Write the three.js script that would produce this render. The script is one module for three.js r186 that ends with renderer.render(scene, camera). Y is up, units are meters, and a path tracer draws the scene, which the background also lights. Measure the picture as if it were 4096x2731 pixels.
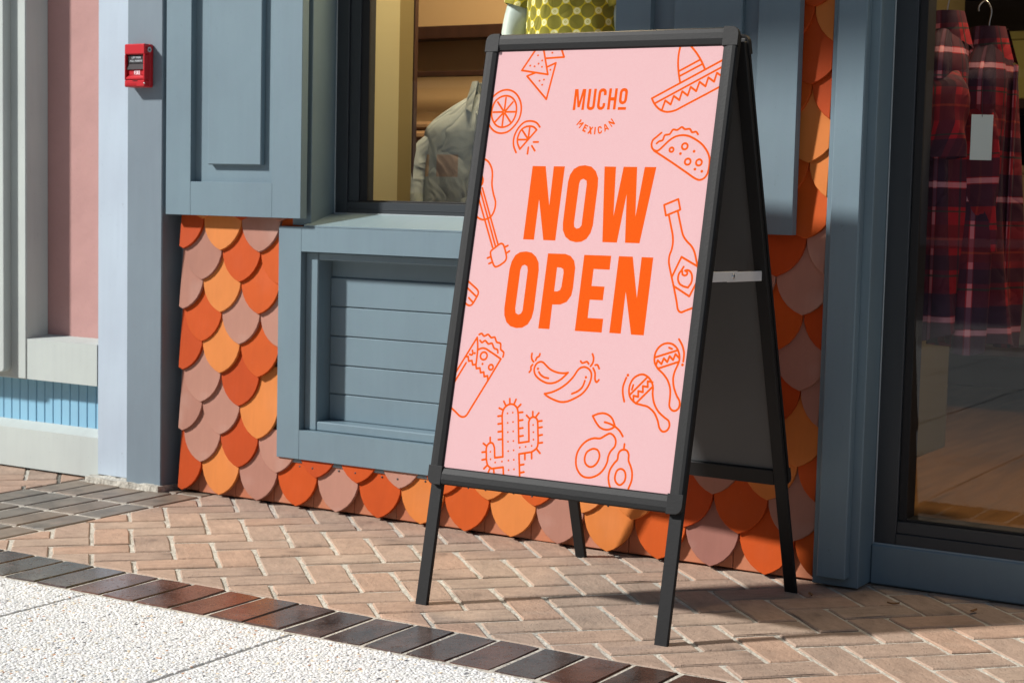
import * as THREE from 'three';
import { mergeGeometries, mergeVertices } from 'three/addons/utils/BufferGeometryUtils.js';
import { RectAreaLightUniformsLib } from 'three/addons/lights/RectAreaLightUniformsLib.js';

// ---------- camera, sky, sun, exposure ----------
// world: x runs along the shop wall, y up, z out of the wall towards the street
const scene = new THREE.Scene();
const camera = new THREE.PerspectiveCamera(22.99, 1024 / 682, 0.1, 200);
{
  const X = new THREE.Vector3(0.856321, 0.023162, -0.515924), F = new THREE.Vector3(-0.513136, -0.085914, -0.853996);
  const Z = F.clone().negate(), Y = new THREE.Vector3().crossVectors(Z, X).normalize();
  X.crossVectors(Y, Z).normalize();
  camera.quaternion.setFromRotationMatrix(new THREE.Matrix4().makeBasis(X, Y, Z));
  camera.position.set(3.2221, 0.9515, 3.9777);
}
camera.focus = 3.85; camera.userData.fStop = 8;
camera.updateMatrixWorld();
const renderer = new THREE.WebGLRenderer({ antialias: true });
renderer.toneMapping = THREE.LinearToneMapping;
renderer.toneMappingExposure = 1.25;
renderer.shadowMap.enabled = true;
renderer.shadowMap.type = THREE.PCFSoftShadowMap;

const SUN_AZ = 43.5 * Math.PI / 180, SUN_EL = 35.5 * Math.PI / 180;
const sunDir = new THREE.Vector3(-Math.cos(SUN_AZ) * Math.cos(SUN_EL), Math.sin(SUN_EL), Math.sin(SUN_AZ) * Math.cos(SUN_EL));
{ // hazy daylight sky
  const w = 512, h = 256, d = new Float32Array(w * h * 4), v = new THREE.Vector3();
  for (let j = 0; j < h; j++) for (let i = 0; i < w; i++) {
    const el = (j + 0.5) / h * Math.PI - Math.PI / 2, az = ((i + 0.5) / w - 0.5) * 2 * Math.PI;
    v.set(Math.cos(el) * Math.cos(az), Math.sin(el), Math.cos(el) * Math.sin(az));
    const t = Math.pow(Math.max(0, v.y), 0.45), k = (j * w + i) * 4;
    const g = Math.pow(Math.max(0, v.dot(sunDir)), 6) * 0.16;
    const up = v.y < 0 ? Math.max(0.35, 1 + v.y * 6) : 1;
    d[k] = (0.25 - 0.15 * t + g) * up; d[k + 1] = (0.285 - 0.135 * t + g * 0.97) * up; d[k + 2] = (0.33 - 0.08 * t + g * 0.92) * up; d[k + 3] = 1;
  }
  const sky = new THREE.DataTexture(d, w, h, THREE.RGBAFormat, THREE.FloatType);
  sky.mapping = THREE.EquirectangularReflectionMapping; sky.magFilter = sky.minFilter = THREE.LinearFilter; sky.needsUpdate = true;
  scene.background = sky; scene.environment = sky;
}
const sun = new THREE.DirectionalLight(new THREE.Color(1.0, 0.975, 0.935), 4.3);
sun.position.copy(sunDir).multiplyScalar(30);
sun.castShadow = true; sun.shadow.radius = 6.5; sun.shadow.mapSize.set(4096, 4096);
Object.assign(sun.shadow.camera, { left: -8, right: 8, top: 8, bottom: -8, near: 1, far: 60 });
sun.shadow.bias = -0.0004;
scene.add(sun, sun.target);

// ---------- helpers ----------
let seed = 12345;
const rnd = () => { seed = (seed * 1664525 + 1013904223) >>> 0; return seed / 4294967296; };
const rr = (a, b) => a + (b - a) * rnd();
const HG = new Float32Array(65536); for (let i = 0; i < 65536; i++) HG[i] = rnd();
const hash = (i, j) => HG[((i & 255) << 8) | (j & 255)];
function vn(x, y, px, py) { // value noise, periodic over px × py cells
  const i = Math.floor(x), j = Math.floor(y), fx = x - i, fy = y - j, sx = fx * fx * (3 - 2 * fx), sy = fy * fy * (3 - 2 * fy);
  const w = (a, p) => ((a % p) + p) % p, i0 = w(i, px), i1 = w(i + 1, px), j0 = w(j, py), j1 = w(j + 1, py);
  const a = hash(i0, j0), b = hash(i1, j0), c = hash(i0, j1), d = hash(i1, j1);
  return a + (b - a) * sx + (c - a) * sy + (a - b - c + d) * sx * sy;
}
function fbm(u, v, f, oct = 4, fy = f) { let s = 0, a = 0.5, t = 0; for (let o = 0; o < oct; o++) { s += a * vn(u * f, v * fy, f, fy); t += a; a *= 0.5; f *= 2; fy *= 2; } return s / t; }
const clamp01 = (x) => Math.min(1, Math.max(0, x));
const toS = (x) => 255 * (x <= 0.0031308 ? 12.92 * x : 1.055 * Math.pow(x, 1 / 2.4) - 0.055);
function tex(size, metres, fn, srgb = true) { // fn(u, v) -> [r, g, b] linear 0..1, tiles every `metres`
  const d = new Uint8Array(size * size * 4);
  for (let j = 0; j < size; j++) for (let i = 0; i < size; i++) {
    const c = fn(i / size, j / size), k = (j * size + i) * 4;
    for (let q = 0; q < 3; q++) { const x = clamp01(c[q]); d[k + q] = srgb ? toS(x) : 255 * x; }
    d[k + 3] = 255;
  }
  const t = new THREE.DataTexture(d, size, size);
  t.wrapS = t.wrapT = THREE.RepeatWrapping; t.magFilter = THREE.LinearFilter; t.minFilter = THREE.LinearMipmapLinearFilter; t.generateMipmaps = true;
  t.repeat.set(1 / metres, 1 / metres); if (srgb) t.colorSpace = THREE.SRGBColorSpace; t.needsUpdate = true;
  return t;
}
const mat = (r, g, b, o = {}) => { const m = new THREE.MeshStandardMaterial({ roughness: 0.6, metalness: 0, ...o }); m.color.setRGB(r, g, b); return m; };

function metreUV(g, ou = 0, ov = 0) { // uv in metres, by the way each face points
  g = g.index ? g.toNonIndexed() : g;
  const p = g.attributes.position, uv = new Float32Array(p.count * 2), a = new THREE.Vector3(), b = new THREE.Vector3(), c = new THREE.Vector3();
  for (let i = 0; i < p.count; i += 3) {
    a.fromBufferAttribute(p, i); b.fromBufferAttribute(p, i + 1); c.fromBufferAttribute(p, i + 2);
    const n = b.clone().sub(a).cross(c.clone().sub(a)), ax = Math.abs(n.x), ay = Math.abs(n.y), az = Math.abs(n.z);
    [a, b, c].forEach((q, k) => {
      const s = ay >= ax && ay >= az ? [q.x, q.z] : ax >= az ? [q.z, q.y] : [q.x, q.y];
      uv[(i + k) * 2] = s[0] + ou; uv[(i + k) * 2 + 1] = s[1] + ov;
    });
  }
  g.setAttribute('uv', new THREE.BufferAttribute(uv, 2));
  return g;
}
// convex outline [[x, y]...] (counter-clockwise) as a slab: front at z = h with a chamfered rim, back at z = 0
function slabGeo(poly, h, c) {
  const n = poly.length, ins = poly.map((p, i) => {
    const q = poly[(i + n - 1) % n], r = poly[(i + 1) % n];
    let ax = p[1] - q[1], ay = q[0] - p[0], bx = r[1] - p[1], by = p[0] - r[0];
    const la = Math.hypot(ax, ay) || 1, lb = Math.hypot(bx, by) || 1;
    ax /= la; ay /= la; bx /= lb; by /= lb;
    const k = c / Math.max(0.35, 1 + ax * bx + ay * by);
    return [p[0] - (ax + bx) * k, p[1] - (ay + by) * k];
  });
  const pos = [], tri = (a, b, d) => pos.push(...a, ...b, ...d);
  const T = ins.map((p) => [p[0], p[1], h]), R = poly.map((p) => [p[0], p[1], h - c]), B = poly.map((p) => [p[0], p[1], 0]);
  for (let i = 1; i < n - 1; i++) tri(T[0], T[i], T[i + 1]);
  for (let i = 0; i < n; i++) { const j = (i + 1) % n; tri(R[i], R[j], T[j]); tri(R[i], T[j], T[i]); tri(B[i], B[j], R[j]); tri(B[i], R[j], R[i]); }
  const g = new THREE.BufferGeometry(); g.setAttribute('position', new THREE.Float32BufferAttribute(pos, 3)); g.computeVertexNormals();
  return metreUV(g);
}
function clip(poly, nx, ny, d) { // keep the side nx·x + ny·y <= d
  const out = [];
  poly.forEach((p, i) => {
    const q = poly[(i + 1) % poly.length], a = nx * p[0] + ny * p[1] - d, b = nx * q[0] + ny * q[1] - d;
    if (a <= 0) out.push(p);
    if ((a < 0 && b > 0) || (a > 0 && b < 0)) { const t = a / (a - b); out.push([p[0] + (q[0] - p[0]) * t, p[1] + (q[1] - p[1]) * t]); }
  });
  return out;
}
const area = (p) => Math.abs(p.reduce((s, a, i) => { const b = p[(i + 1) % p.length]; return s + a[0] * b[1] - b[0] * a[1]; }, 0)) / 2;
// box with all its edges chamfered
function cbox(x0, x1, y0, y1, z0, z1, c = 0.0015) {
  c = Math.min(c, (x1 - x0) / 3, (y1 - y0) / 3, (z1 - z0) / 3);
  const X = [x0, x1], Y = [y0, y1], Z = [z0, z1], s = (k) => (k ? -1 : 1), pos = [];
  const V = (i, j, k, axis) => [X[i] + (axis === 0 ? 0 : s(i) * c), Y[j] + (axis === 1 ? 0 : s(j) * c), Z[k] + (axis === 2 ? 0 : s(k) * c)];
  const cen = [(x0 + x1) / 2, (y0 + y1) / 2, (z0 + z1) / 2];
  const tri = (a, b, d) => {
    const n = [(b[1] - a[1]) * (d[2] - a[2]) - (b[2] - a[2]) * (d[1] - a[1]), (b[2] - a[2]) * (d[0] - a[0]) - (b[0] - a[0]) * (d[2] - a[2]), (b[0] - a[0]) * (d[1] - a[1]) - (b[1] - a[1]) * (d[0] - a[0])];
    const o = n[0] * (a[0] + b[0] + d[0] - 3 * cen[0]) + n[1] * (a[1] + b[1] + d[1] - 3 * cen[1]) + n[2] * (a[2] + b[2] + d[2] - 3 * cen[2]);
    if (o >= 0) pos.push(...a, ...b, ...d); else pos.push(...a, ...d, ...b);
  };
  const quad = (a, b, d, e) => { tri(a, b, d); tri(a, d, e); };
  for (const i of [0, 1]) {
    quad(V(i, 0, 0, 0), V(i, 1, 0, 0), V(i, 1, 1, 0), V(i, 0, 1, 0));
    quad(V(0, i, 0, 1), V(1, i, 0, 1), V(1, i, 1, 1), V(0, i, 1, 1));
    quad(V(0, 0, i, 2), V(1, 0, i, 2), V(1, 1, i, 2), V(0, 1, i, 2));
    for (const j of [0, 1]) {
      quad(V(i, j, 0, 0), V(i, j, 1, 0), V(i, j, 1, 1), V(i, j, 0, 1));
      quad(V(i, 0, j, 0), V(i, 1, j, 0), V(i, 1, j, 2), V(i, 0, j, 2));
      quad(V(0, i, j, 1), V(1, i, j, 1), V(1, i, j, 2), V(0, i, j, 2));
      for (const k of [0, 1]) tri(V(i, j, k, 0), V(i, j, k, 1), V(i, j, k, 2));
    }
  }
  const g = new THREE.BufferGeometry(); g.setAttribute('position', new THREE.Float32BufferAttribute(pos, 3)); g.computeVertexNormals();
  return metreUV(g);
}
function profileGeo(pts, len) { // closed outline [[x, y]...] pushed along +z
  const g = new THREE.ExtrudeGeometry(new THREE.Shape(pts.map((p) => new THREE.Vector2(p[0], p[1]))), { depth: len, bevelEnabled: false });
  return metreUV(g);
}
const tube = (pts, r, seg = 24, rad = 8) => metreUV(new THREE.TubeGeometry(new THREE.CatmullRomCurve3(pts.map((p) => new THREE.Vector3(...p))), seg, r, rad, false));
const merge = (list) => mergeGeometries(list.map((g) => { const q = g.index ? g.toNonIndexed() : g; for (const k of Object.keys(q.attributes)) if (!['position', 'normal', 'uv'].includes(k)) q.deleteAttribute(k); return q; }));

const taken = {}, BASE = new Map();
function numbered(name) { const n = taken[name] ?? 0; taken[name] = n + 1; return n ? `${name}_${String(n).padStart(3, '0')}` : name; }
function thing(name, label, category, base = [0, 0, 0], group) { // a Group at the thing's base; its parts are given in world coordinates
  const o = new THREE.Group(); o.name = numbered(name); o.position.set(...base); o.userData = { label, category }; if (group) o.userData.group = group;
  BASE.set(o, base); scene.add(o); return o;
}
function structure(name, geo, m, label) {
  const o = geo ? new THREE.Mesh(geo, m) : new THREE.Group(); o.name = numbered(name); o.userData = { kind: 'structure', label }; o.castShadow = o.receiveShadow = true;
  BASE.set(o, [0, 0, 0]); scene.add(o); return o;
}
function part(parent, name, geo, m, label) { // geometry in world coordinates
  const b = BASE.get(parent); if (b[0] || b[1] || b[2]) geo.translate(-b[0], -b[1], -b[2]);
  const o = new THREE.Mesh(geo, m); o.name = name; o.castShadow = o.receiveShadow = true; if (label) o.userData.label = label;
  BASE.set(o, b); parent.add(o); return o;
}
function piece(parent, name, geo, m) { const o = new THREE.Mesh(geo, m); o.name = name; o.castShadow = o.receiveShadow = true; parent.add(o); return o; } // shared geometry, placed by its own position

// ---------- materials ----------
const matte = (r, g, b, o) => { const m = new THREE.MeshPhysicalMaterial({ metalness: 0, ...o }); m.color.setRGB(r, g, b); return m; };
const grain = tex(512, 0.5, (u, v) => { const n = fbm(u, v, 8, 5); return [n, n, n]; }, false);
const fineGrain = tex(512, 0.12, (u, v) => { const n = 0.6 * fbm(u, v, 32, 3) + 0.4 * fbm(u, v, 6, 3); return [n, n, n]; }, false);
// painted timber: faint brush marks, a few chips and dirt specks
const paintTex = (r, g, b, dirt = 0.5) => tex(512, 0.8, (u, v) => {
  const brush = fbm(u, v, 64, 2, 6) - 0.5, blot = fbm(u, v, 5, 4) - 0.5, sp = fbm(u, v, 128, 1) > 0.965 ? -0.25 : 0;
  const k = 1 + 0.05 * brush + 0.14 * blot + sp * dirt;
  return [r * k, g * k * (1 + 0.02 * blot), b * k];
});
const paint = (r, g, b, o = {}) => mat(1, 1, 1, { map: paintTex(r, g, b), bumpMap: grain, bumpScale: 0.0006, roughness: 0.5, ...o });
const M = {
  blue: paint(0.152, 0.220, 0.260),
  post: paint(0.170, 0.217, 0.255),
  pale: paint(0.43, 0.505, 0.585),
  cream: paint(0.46, 0.50, 0.475, { roughness: 0.75 }),
  pink: mat(1, 1, 1, { map: tex(512, 0.6, (u, v) => { const k = 1 + 0.16 * (fbm(u, v, 6, 5) - 0.5) + (fbm(u, v, 90, 2) > 0.8 ? -0.05 : 0); return [0.44 * k, 0.245 * k, 0.225 * k]; }), bumpMap: grain, bumpScale: 0.0025, roughness: 0.9 }),
  bead: paint(0.23, 0.455, 0.61),
  frame: mat(0.030, 0.036, 0.042, { roughness: 0.42, bumpMap: fineGrain, bumpScale: 0.0002 }),
  gasket: mat(0.008, 0.008, 0.009, { roughness: 0.7 }),
  sealant: mat(0.33, 0.38, 0.40, { roughness: 0.8 }),
  glass: new THREE.MeshPhysicalMaterial({ color: 0xffffff, transmission: 1, thickness: 0, roughness: 0.0, ior: 1.52, metalness: 0 }),
  black: matte(0.010, 0.010, 0.0105, { specularIntensity: 0.55, roughness: 0.55, bumpMap: fineGrain, bumpScale: 0.00025 }),
  blackCap: matte(0.012, 0.012, 0.0125, { specularIntensity: 0.55, roughness: 0.6, bumpMap: fineGrain, bumpScale: 0.0003 }),
  board: mat(0.075, 0.075, 0.076, { roughness: 0.6, bumpMap: fineGrain, bumpScale: 0.0003 }),
  steel: mat(0.55, 0.55, 0.55, { roughness: 0.35, metalness: 1 }),
  zinc: mat(0.78, 0.78, 0.78, { roughness: 0.45, metalness: 0.3 }),
  red: mat(0.50, 0.010, 0.018, { roughness: 0.38, bumpMap: fineGrain, bumpScale: 0.0001 }),
  redDark: mat(0.22, 0.006, 0.012, { roughness: 0.4 }),
  white: mat(0.75, 0.75, 0.74, { roughness: 0.6 }),
  ink: mat(0.012, 0.010, 0.011, { roughness: 0.3 }),
};
M.board.side = THREE.DoubleSide;
// fired clay paving: mottled, scored, with small dark pits
const clayTex = (r, g, b, seedo) => tex(512, 0.62, (u, v) => {
  u = (u + seedo) % 1;
  const blot = fbm(u, v, 6, 5) - 0.5, drag = fbm(u, v, 18, 3, 60) - 0.5, pit = fbm(u, v, 120, 2), hi = fbm(u, v, 30, 3);
  let k = 1 + 0.5 * blot + 0.34 * drag + 0.12 * (hi - 0.5);
  if (pit > 0.80) k *= 0.72; if (pit < 0.13) k *= 1.2;
  const w = clamp01((fbm(u, v, 10, 4) - 0.6) * 4) * 0.18;
  return [r * k * (1 - w) + 0.42 * w, g * k * (1 - w) + 0.36 * w, b * k * (1 - w) + 0.29 * w];
});
const clayBump = tex(512, 0.31, (u, v) => { const pit = fbm(u, v, 90, 2); const n = 0.55 * fbm(u, v, 8, 5) + 0.3 * fbm(u, v, 60, 2) - (pit > 0.78 ? 0.25 : 0) + 0.15; return [n, n, n]; }, false);
const clay = [[0.385, 0.268, 0.198], [0.36, 0.258, 0.196], [0.395, 0.262, 0.188], [0.37, 0.272, 0.206]].map((c, i) => mat(1, 1, 1, { map: clayTex(...c, i * 0.27), bumpMap: clayBump, bumpScale: 0.0034, roughness: 0.85 }));
const mortarMat = mat(1, 1, 1, { map: tex(512, 0.4, (u, v) => { const k = 1 + 0.5 * (fbm(u, v, 10, 4) - 0.5) + 0.5 * (fbm(u, v, 90, 2) - 0.5); return [0.49 * k, 0.46 * k, 0.395 * k]; }), bumpMap: tex(512, 0.2, (u, v) => { const n = fbm(u, v, 24, 4); return [n, n, n]; }, false), bumpScale: 0.004, roughness: 0.95 });
const sealedRough = tex(512, 0.5, (u, v) => { const n = 0.06 + 0.22 * fbm(u, v, 9, 4) + (fbm(u, v, 70, 2) > 0.72 ? 0.18 : 0); return [n, n, n]; }, false);
const sealedTex = (r, g, b, so) => tex(512, 0.5, (u, v) => { u = (u + so) % 1; const k = 1 + 0.9 * (fbm(u, v, 7, 5) - 0.5) + 0.3 * (fbm(u, v, 50, 2) - 0.5), d = fbm(u, v, 140, 2) > 0.86 ? 0.08 : 0, w = clamp01((fbm(u, v, 5, 4) - 0.58) * 5) * 0.05; return [r * k + d + w, g * k + d + w * 0.6, b * k + d + w * 0.5]; });
const sealed = (r, g, b, so, o) => mat(1, 1, 1, { map: sealedTex(r, g, b, so), bumpMap: clayBump, bumpScale: 0.0003, ...(o ?? { roughnessMap: sealedRough, roughness: 1 }) });
const darkBrick = [sealed(0.080, 0.048, 0.037, 0), sealed(0.068, 0.045, 0.037, 0.3), sealed(0.110, 0.050, 0.033, 0.55), sealed(0.075, 0.058, 0.048, 0.8)];
const slateBrick = [sealed(0.185, 0.152, 0.118, 0.1, { roughness: 0.5 }), sealed(0.165, 0.142, 0.116, 0.4, { roughness: 0.5 }), sealed(0.20, 0.155, 0.116, 0.7, { roughness: 0.5 })];
const cementMat = mat(1, 1, 1, { map: tex(512, 0.3, (u, v) => { const k = 1 + 0.5 * (fbm(u, v, 20, 4) - 0.5); return [0.6 * k, 0.6 * k, 0.57 * k]; }), bumpMap: grain, bumpScale: 0.002, roughness: 0.95 });
// painted clay scales
const scaleTex = (r, g, b, so, chalk) => tex(256, 0.45, (u, v) => { u = (u + so) % 1; const k = 1 + 0.16 * (fbm(u, v, 5, 4) - 0.5) + 0.07 * (fbm(u, v, 50, 2, 8) - 0.5), w = clamp01((fbm(u, v, 4, 4) - 0.52) * 3) * chalk + (fbm(u, v, 100, 2) > 0.88 ? 0.06 : 0); return [r * k + (0.6 - r) * w, g * k + (0.5 - g) * w, b * k + (0.45 - b) * w]; });
const scaleMat = (r, g, b, so, chalk = 0.1) => matte(1, 1, 1, { map: scaleTex(r, g, b, so, chalk), bumpMap: grain, bumpScale: 0.0006, roughness: 0.6, specularIntensity: 0.45 });
const SC = {
  O: [scaleMat(0.48, 0.066, 0.004, 0, 0.02), scaleMat(0.43, 0.054, 0.004, 0.4, 0.02), scaleMat(0.50, 0.078, 0.006, 0.7, 0.03)],
  L: [scaleMat(0.58, 0.176, 0.036, 0.2, 0.04), scaleMat(0.60, 0.195, 0.045, 0.6, 0.04)],
  P: [scaleMat(0.36, 0.168, 0.122, 0.1, 0.2), scaleMat(0.29, 0.125, 0.098, 0.5, 0.18), scaleMat(0.40, 0.195, 0.142, 0.8, 0.22)],
  B: [scaleMat(0.49, 0.185, 0.10, 0.3, 0.3), scaleMat(0.46, 0.16, 0.085, 0.75, 0.3)],
};
const wood = (r, g, b) => mat(1, 1, 1, { map: tex(512, 0.9, (u, v) => { const k = 1 + 0.6 * (fbm(u, v, 40, 3, 4) - 0.5) + 0.3 * (fbm(u, v, 4, 3) - 0.5); return [r * k, g * k, b * k]; }), roughness: 0.45 });
M.darkWood = wood(0.045, 0.020, 0.013); M.floorWood = wood(0.23, 0.11, 0.035);
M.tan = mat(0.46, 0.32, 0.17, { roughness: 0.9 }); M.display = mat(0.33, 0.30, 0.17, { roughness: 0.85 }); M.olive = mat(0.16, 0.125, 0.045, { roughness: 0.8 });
M.darkWall = mat(0.05, 0.040, 0.030, { roughness: 0.9 }); M.ceiling = mat(0.55, 0.52, 0.46, { roughness: 0.9 });

// ---------- ground ----------
{
  const g = metreUV(new THREE.PlaneGeometry(120, 120).rotateX(-Math.PI / 2)); g.translate(0, -0.03, 0);
  structure('ground', g, mat(0.33, 0.32, 0.30, { roughness: 0.95, bumpMap: grain, bumpScale: 0.002 }), 'flat street ground');
}
const Z_BAND0 = 0.938, Z_BAND1 = 1.152, X_DARK0 = -0.775, X_DARK1 = -0.252;
function brickOutline(hx, hz) { // a worn brick seen from above: sides not quite straight
  const j = () => rr(-0.0018, 0.0018), p = [[-hx, -hz], [-hx * 0.35, -hz], [hx * 0.4, -hz], [hx, -hz], [hx, 0], [hx, hz], [hx * 0.3, hz], [-hx * 0.4, hz], [-hx, hz], [-hx, 0]];
  return p.map((q, i) => { const corner = i === 0 || i === 3 || i === 5 || i === 8, k = corner ? 1 - rr(0.004, 0.02) : 1; return [q[0] * k + j(), q[1] * k + j()]; });
}
const flat = (g) => g.rotateX(-Math.PI / 2); // outline x, y -> ground x, -z ; front -> up
{ // herringbone paving at 45 degrees to the wall
  const m = metreUV(new THREE.PlaneGeometry(4.9, Z_BAND0 + 0.35).rotateX(-Math.PI / 2)); m.translate(1.55, -0.0045, (Z_BAND0 - 0.35) / 2);
  const pav = structure('brick_paving', null, null, 'pinkish tan herringbone brick paving in front of the shop');
  part(pav, 'mortar_bed', m, mortarMat);
  const U = [0.0745, -0.0745], V = [0.0745, 0.0745], O = [0.366, 0.539], L = Math.hypot(...U), gap = 0.0115;
  const variants = []; for (let k = 0; k < 8; k++) variants.push(metreUV(flat(slabGeo(brickOutline(L - gap / 2, L / 2 - gap / 2), 0.030, 0.0028)), k * 0.37, k * 0.21));
  const leftSide = structure('brick_paving', null, null, 'light brick paving in front of the cream neighbouring wall');
  const m2 = metreUV(new THREE.PlaneGeometry(2.2, Z_BAND0 + 0.2).rotateX(-Math.PI / 2)); m2.translate(X_DARK0 - 1.1, -0.0045, (Z_BAND0 - 0.2) / 2);
  part(leftSide, 'mortar_bed', m2, mortarMat);
  const lay = (a0, a1, b0, b1) => { // cells in lattice units
    const c = [O[0] + U[0] * (a0 + a1) / 2 + V[0] * (b0 + b1) / 2, O[1] + U[1] * (a0 + a1) / 2 + V[1] * (b0 + b1) / 2];
    const along = a1 - a0 > b1 - b0, ang = (along ? 45 : -45) * Math.PI / 180 + rr(-0.008, 0.008);
    if (c[0] < -1.4 || c[0] > 3.3 || c[1] < -0.18 || c[1] > 1.05) return;
    const inRight = c[0] > X_DARK1 - 0.12, hx = L - gap / 2, hz = L / 2 - gap / 2, ca = Math.cos(ang), sa = Math.sin(ang);
    if (!inRight && c[0] > X_DARK0 + 0.12) return;
    const parent = inRight ? pav : leftSide, mt = clay[Math.floor(rnd() * clay.length)], y = -0.0305 + rr(-0.0012, 0.0012);
    const x0 = inRight ? X_DARK1 + 0.006 : -9, x1 = inRight ? 9 : X_DARK0 - 0.006, z1 = Z_BAND0 - 0.005;
    // outline in (x, -z)
    const P = [[-hx, -hz], [hx, -hz], [hx, hz], [-hx, hz]].map(([x, q]) => [c[0] + x * ca - q * sa, -c[1] + x * sa + q * ca]);
    const cut = clip(clip(clip(P, 1, 0, x1), -1, 0, -x0), 0, -1, z1);
    if (cut.length < 3 || area(cut) < 0.0006) return;
    if (area(cut) > area(P) * 0.995) {
      const b = piece(parent, 'brick', variants[Math.floor(rnd() * variants.length)], mt);
      b.position.set(c[0], y, c[1]); b.rotation.set(rr(-0.006, 0.006), ang, rr(-0.004, 0.004));
    } else {
      const g = metreUV(flat(slabGeo(cut, 0.030, 0.0025)), rr(0, 1), rr(0, 1)); g.translate(0, y, 0);
      piece(parent, 'brick', g, mt);
    }
  };
  for (let b = -34; b < 34; b++) for (let a = -34; a < 40; a++) {
    const k = (((a - b) % 4) + 4) % 4;
    if (k === 0) lay(a, a + 2, b, b + 1);
    if (k === 2) lay(a, a + 1, b - 1, b + 1);
  }
}
{ // dark sealed border course
  const band = structure('brick_border', null, null, 'dark glossy brick border course along the paving');
  const m = metreUV(new THREE.PlaneGeometry(6.4, Z_BAND1 - Z_BAND0 + 0.02).rotateX(-Math.PI / 2)); m.translate(1.2, -0.0036, (Z_BAND0 + Z_BAND1) / 2);
  part(band, 'mortar_bed', m, mortarMat);
  const hz = (Z_BAND1 - Z_BAND0) / 2 - 0.004, v = []; for (let k = 0; k < 6; k++) v.push(metreUV(flat(slabGeo(brickOutline(0.0497, hz), 0.03, 0.0028)), k * 0.31, k * 0.17));
  for (let i = -13; i < 29; i++) {
    const x = -0.078 + 0.1082 * i, b = piece(band, 'brick', v[Math.floor(rnd() * v.length)], darkBrick[i < 4 ? (rnd() < 0.5 ? 3 : 1) : i < 8 ? (rnd() < 0.7 ? 2 : 0) : (rnd() < 0.8 ? Math.floor(rnd() * 2) : 2)]);
    b.position.set(x, -0.0305 + rr(-0.001, 0.001), (Z_BAND0 + Z_BAND1) / 2 + rr(-0.0015, 0.0015)); b.rotation.set(rr(-0.006, 0.006), rr(-0.012, 0.012) + (rnd() < 0.5 ? Math.PI : 0), rr(-0.006, 0.006));
  }
}
{ // dark stack-bond strip crossing the pavement in front of the grey post
  const st = structure('brick_strip', null, null, 'dark grey stacked brick strip in front of the grey post');
  const m = metreUV(new THREE.PlaneGeometry(X_DARK1 - X_DARK0, Z_BAND0 + 0.3).rotateX(-Math.PI / 2)); m.translate((X_DARK0 + X_DARK1) / 2, -0.0040, (Z_BAND0 - 0.3) / 2);
  part(st, 'mortar_bed', m, mortarMat);
  const v = []; for (let k = 0; k < 4; k++) v.push(metreUV(flat(slabGeo(brickOutline(0.0465, 0.1010), 0.03, 0.003)), k * 0.29, k * 0.4));
  for (let i = 0; i < 5; i++) for (let j = -1; j < 4; j++) {
    const b = piece(st, 'brick', v[Math.floor(rnd() * 4)], slateBrick[Math.floor(rnd() * 3)]);
    b.position.set(X_DARK0 + 0.0523 + i * 0.1046, -0.0305 + rr(-0.001, 0.001), 0.162 + j * 0.2165 + rr(-0.003, 0.003)); b.rotation.set(rr(-0.005, 0.005), rr(-0.01, 0.01), rr(-0.005, 0.005));
  }
}
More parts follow.
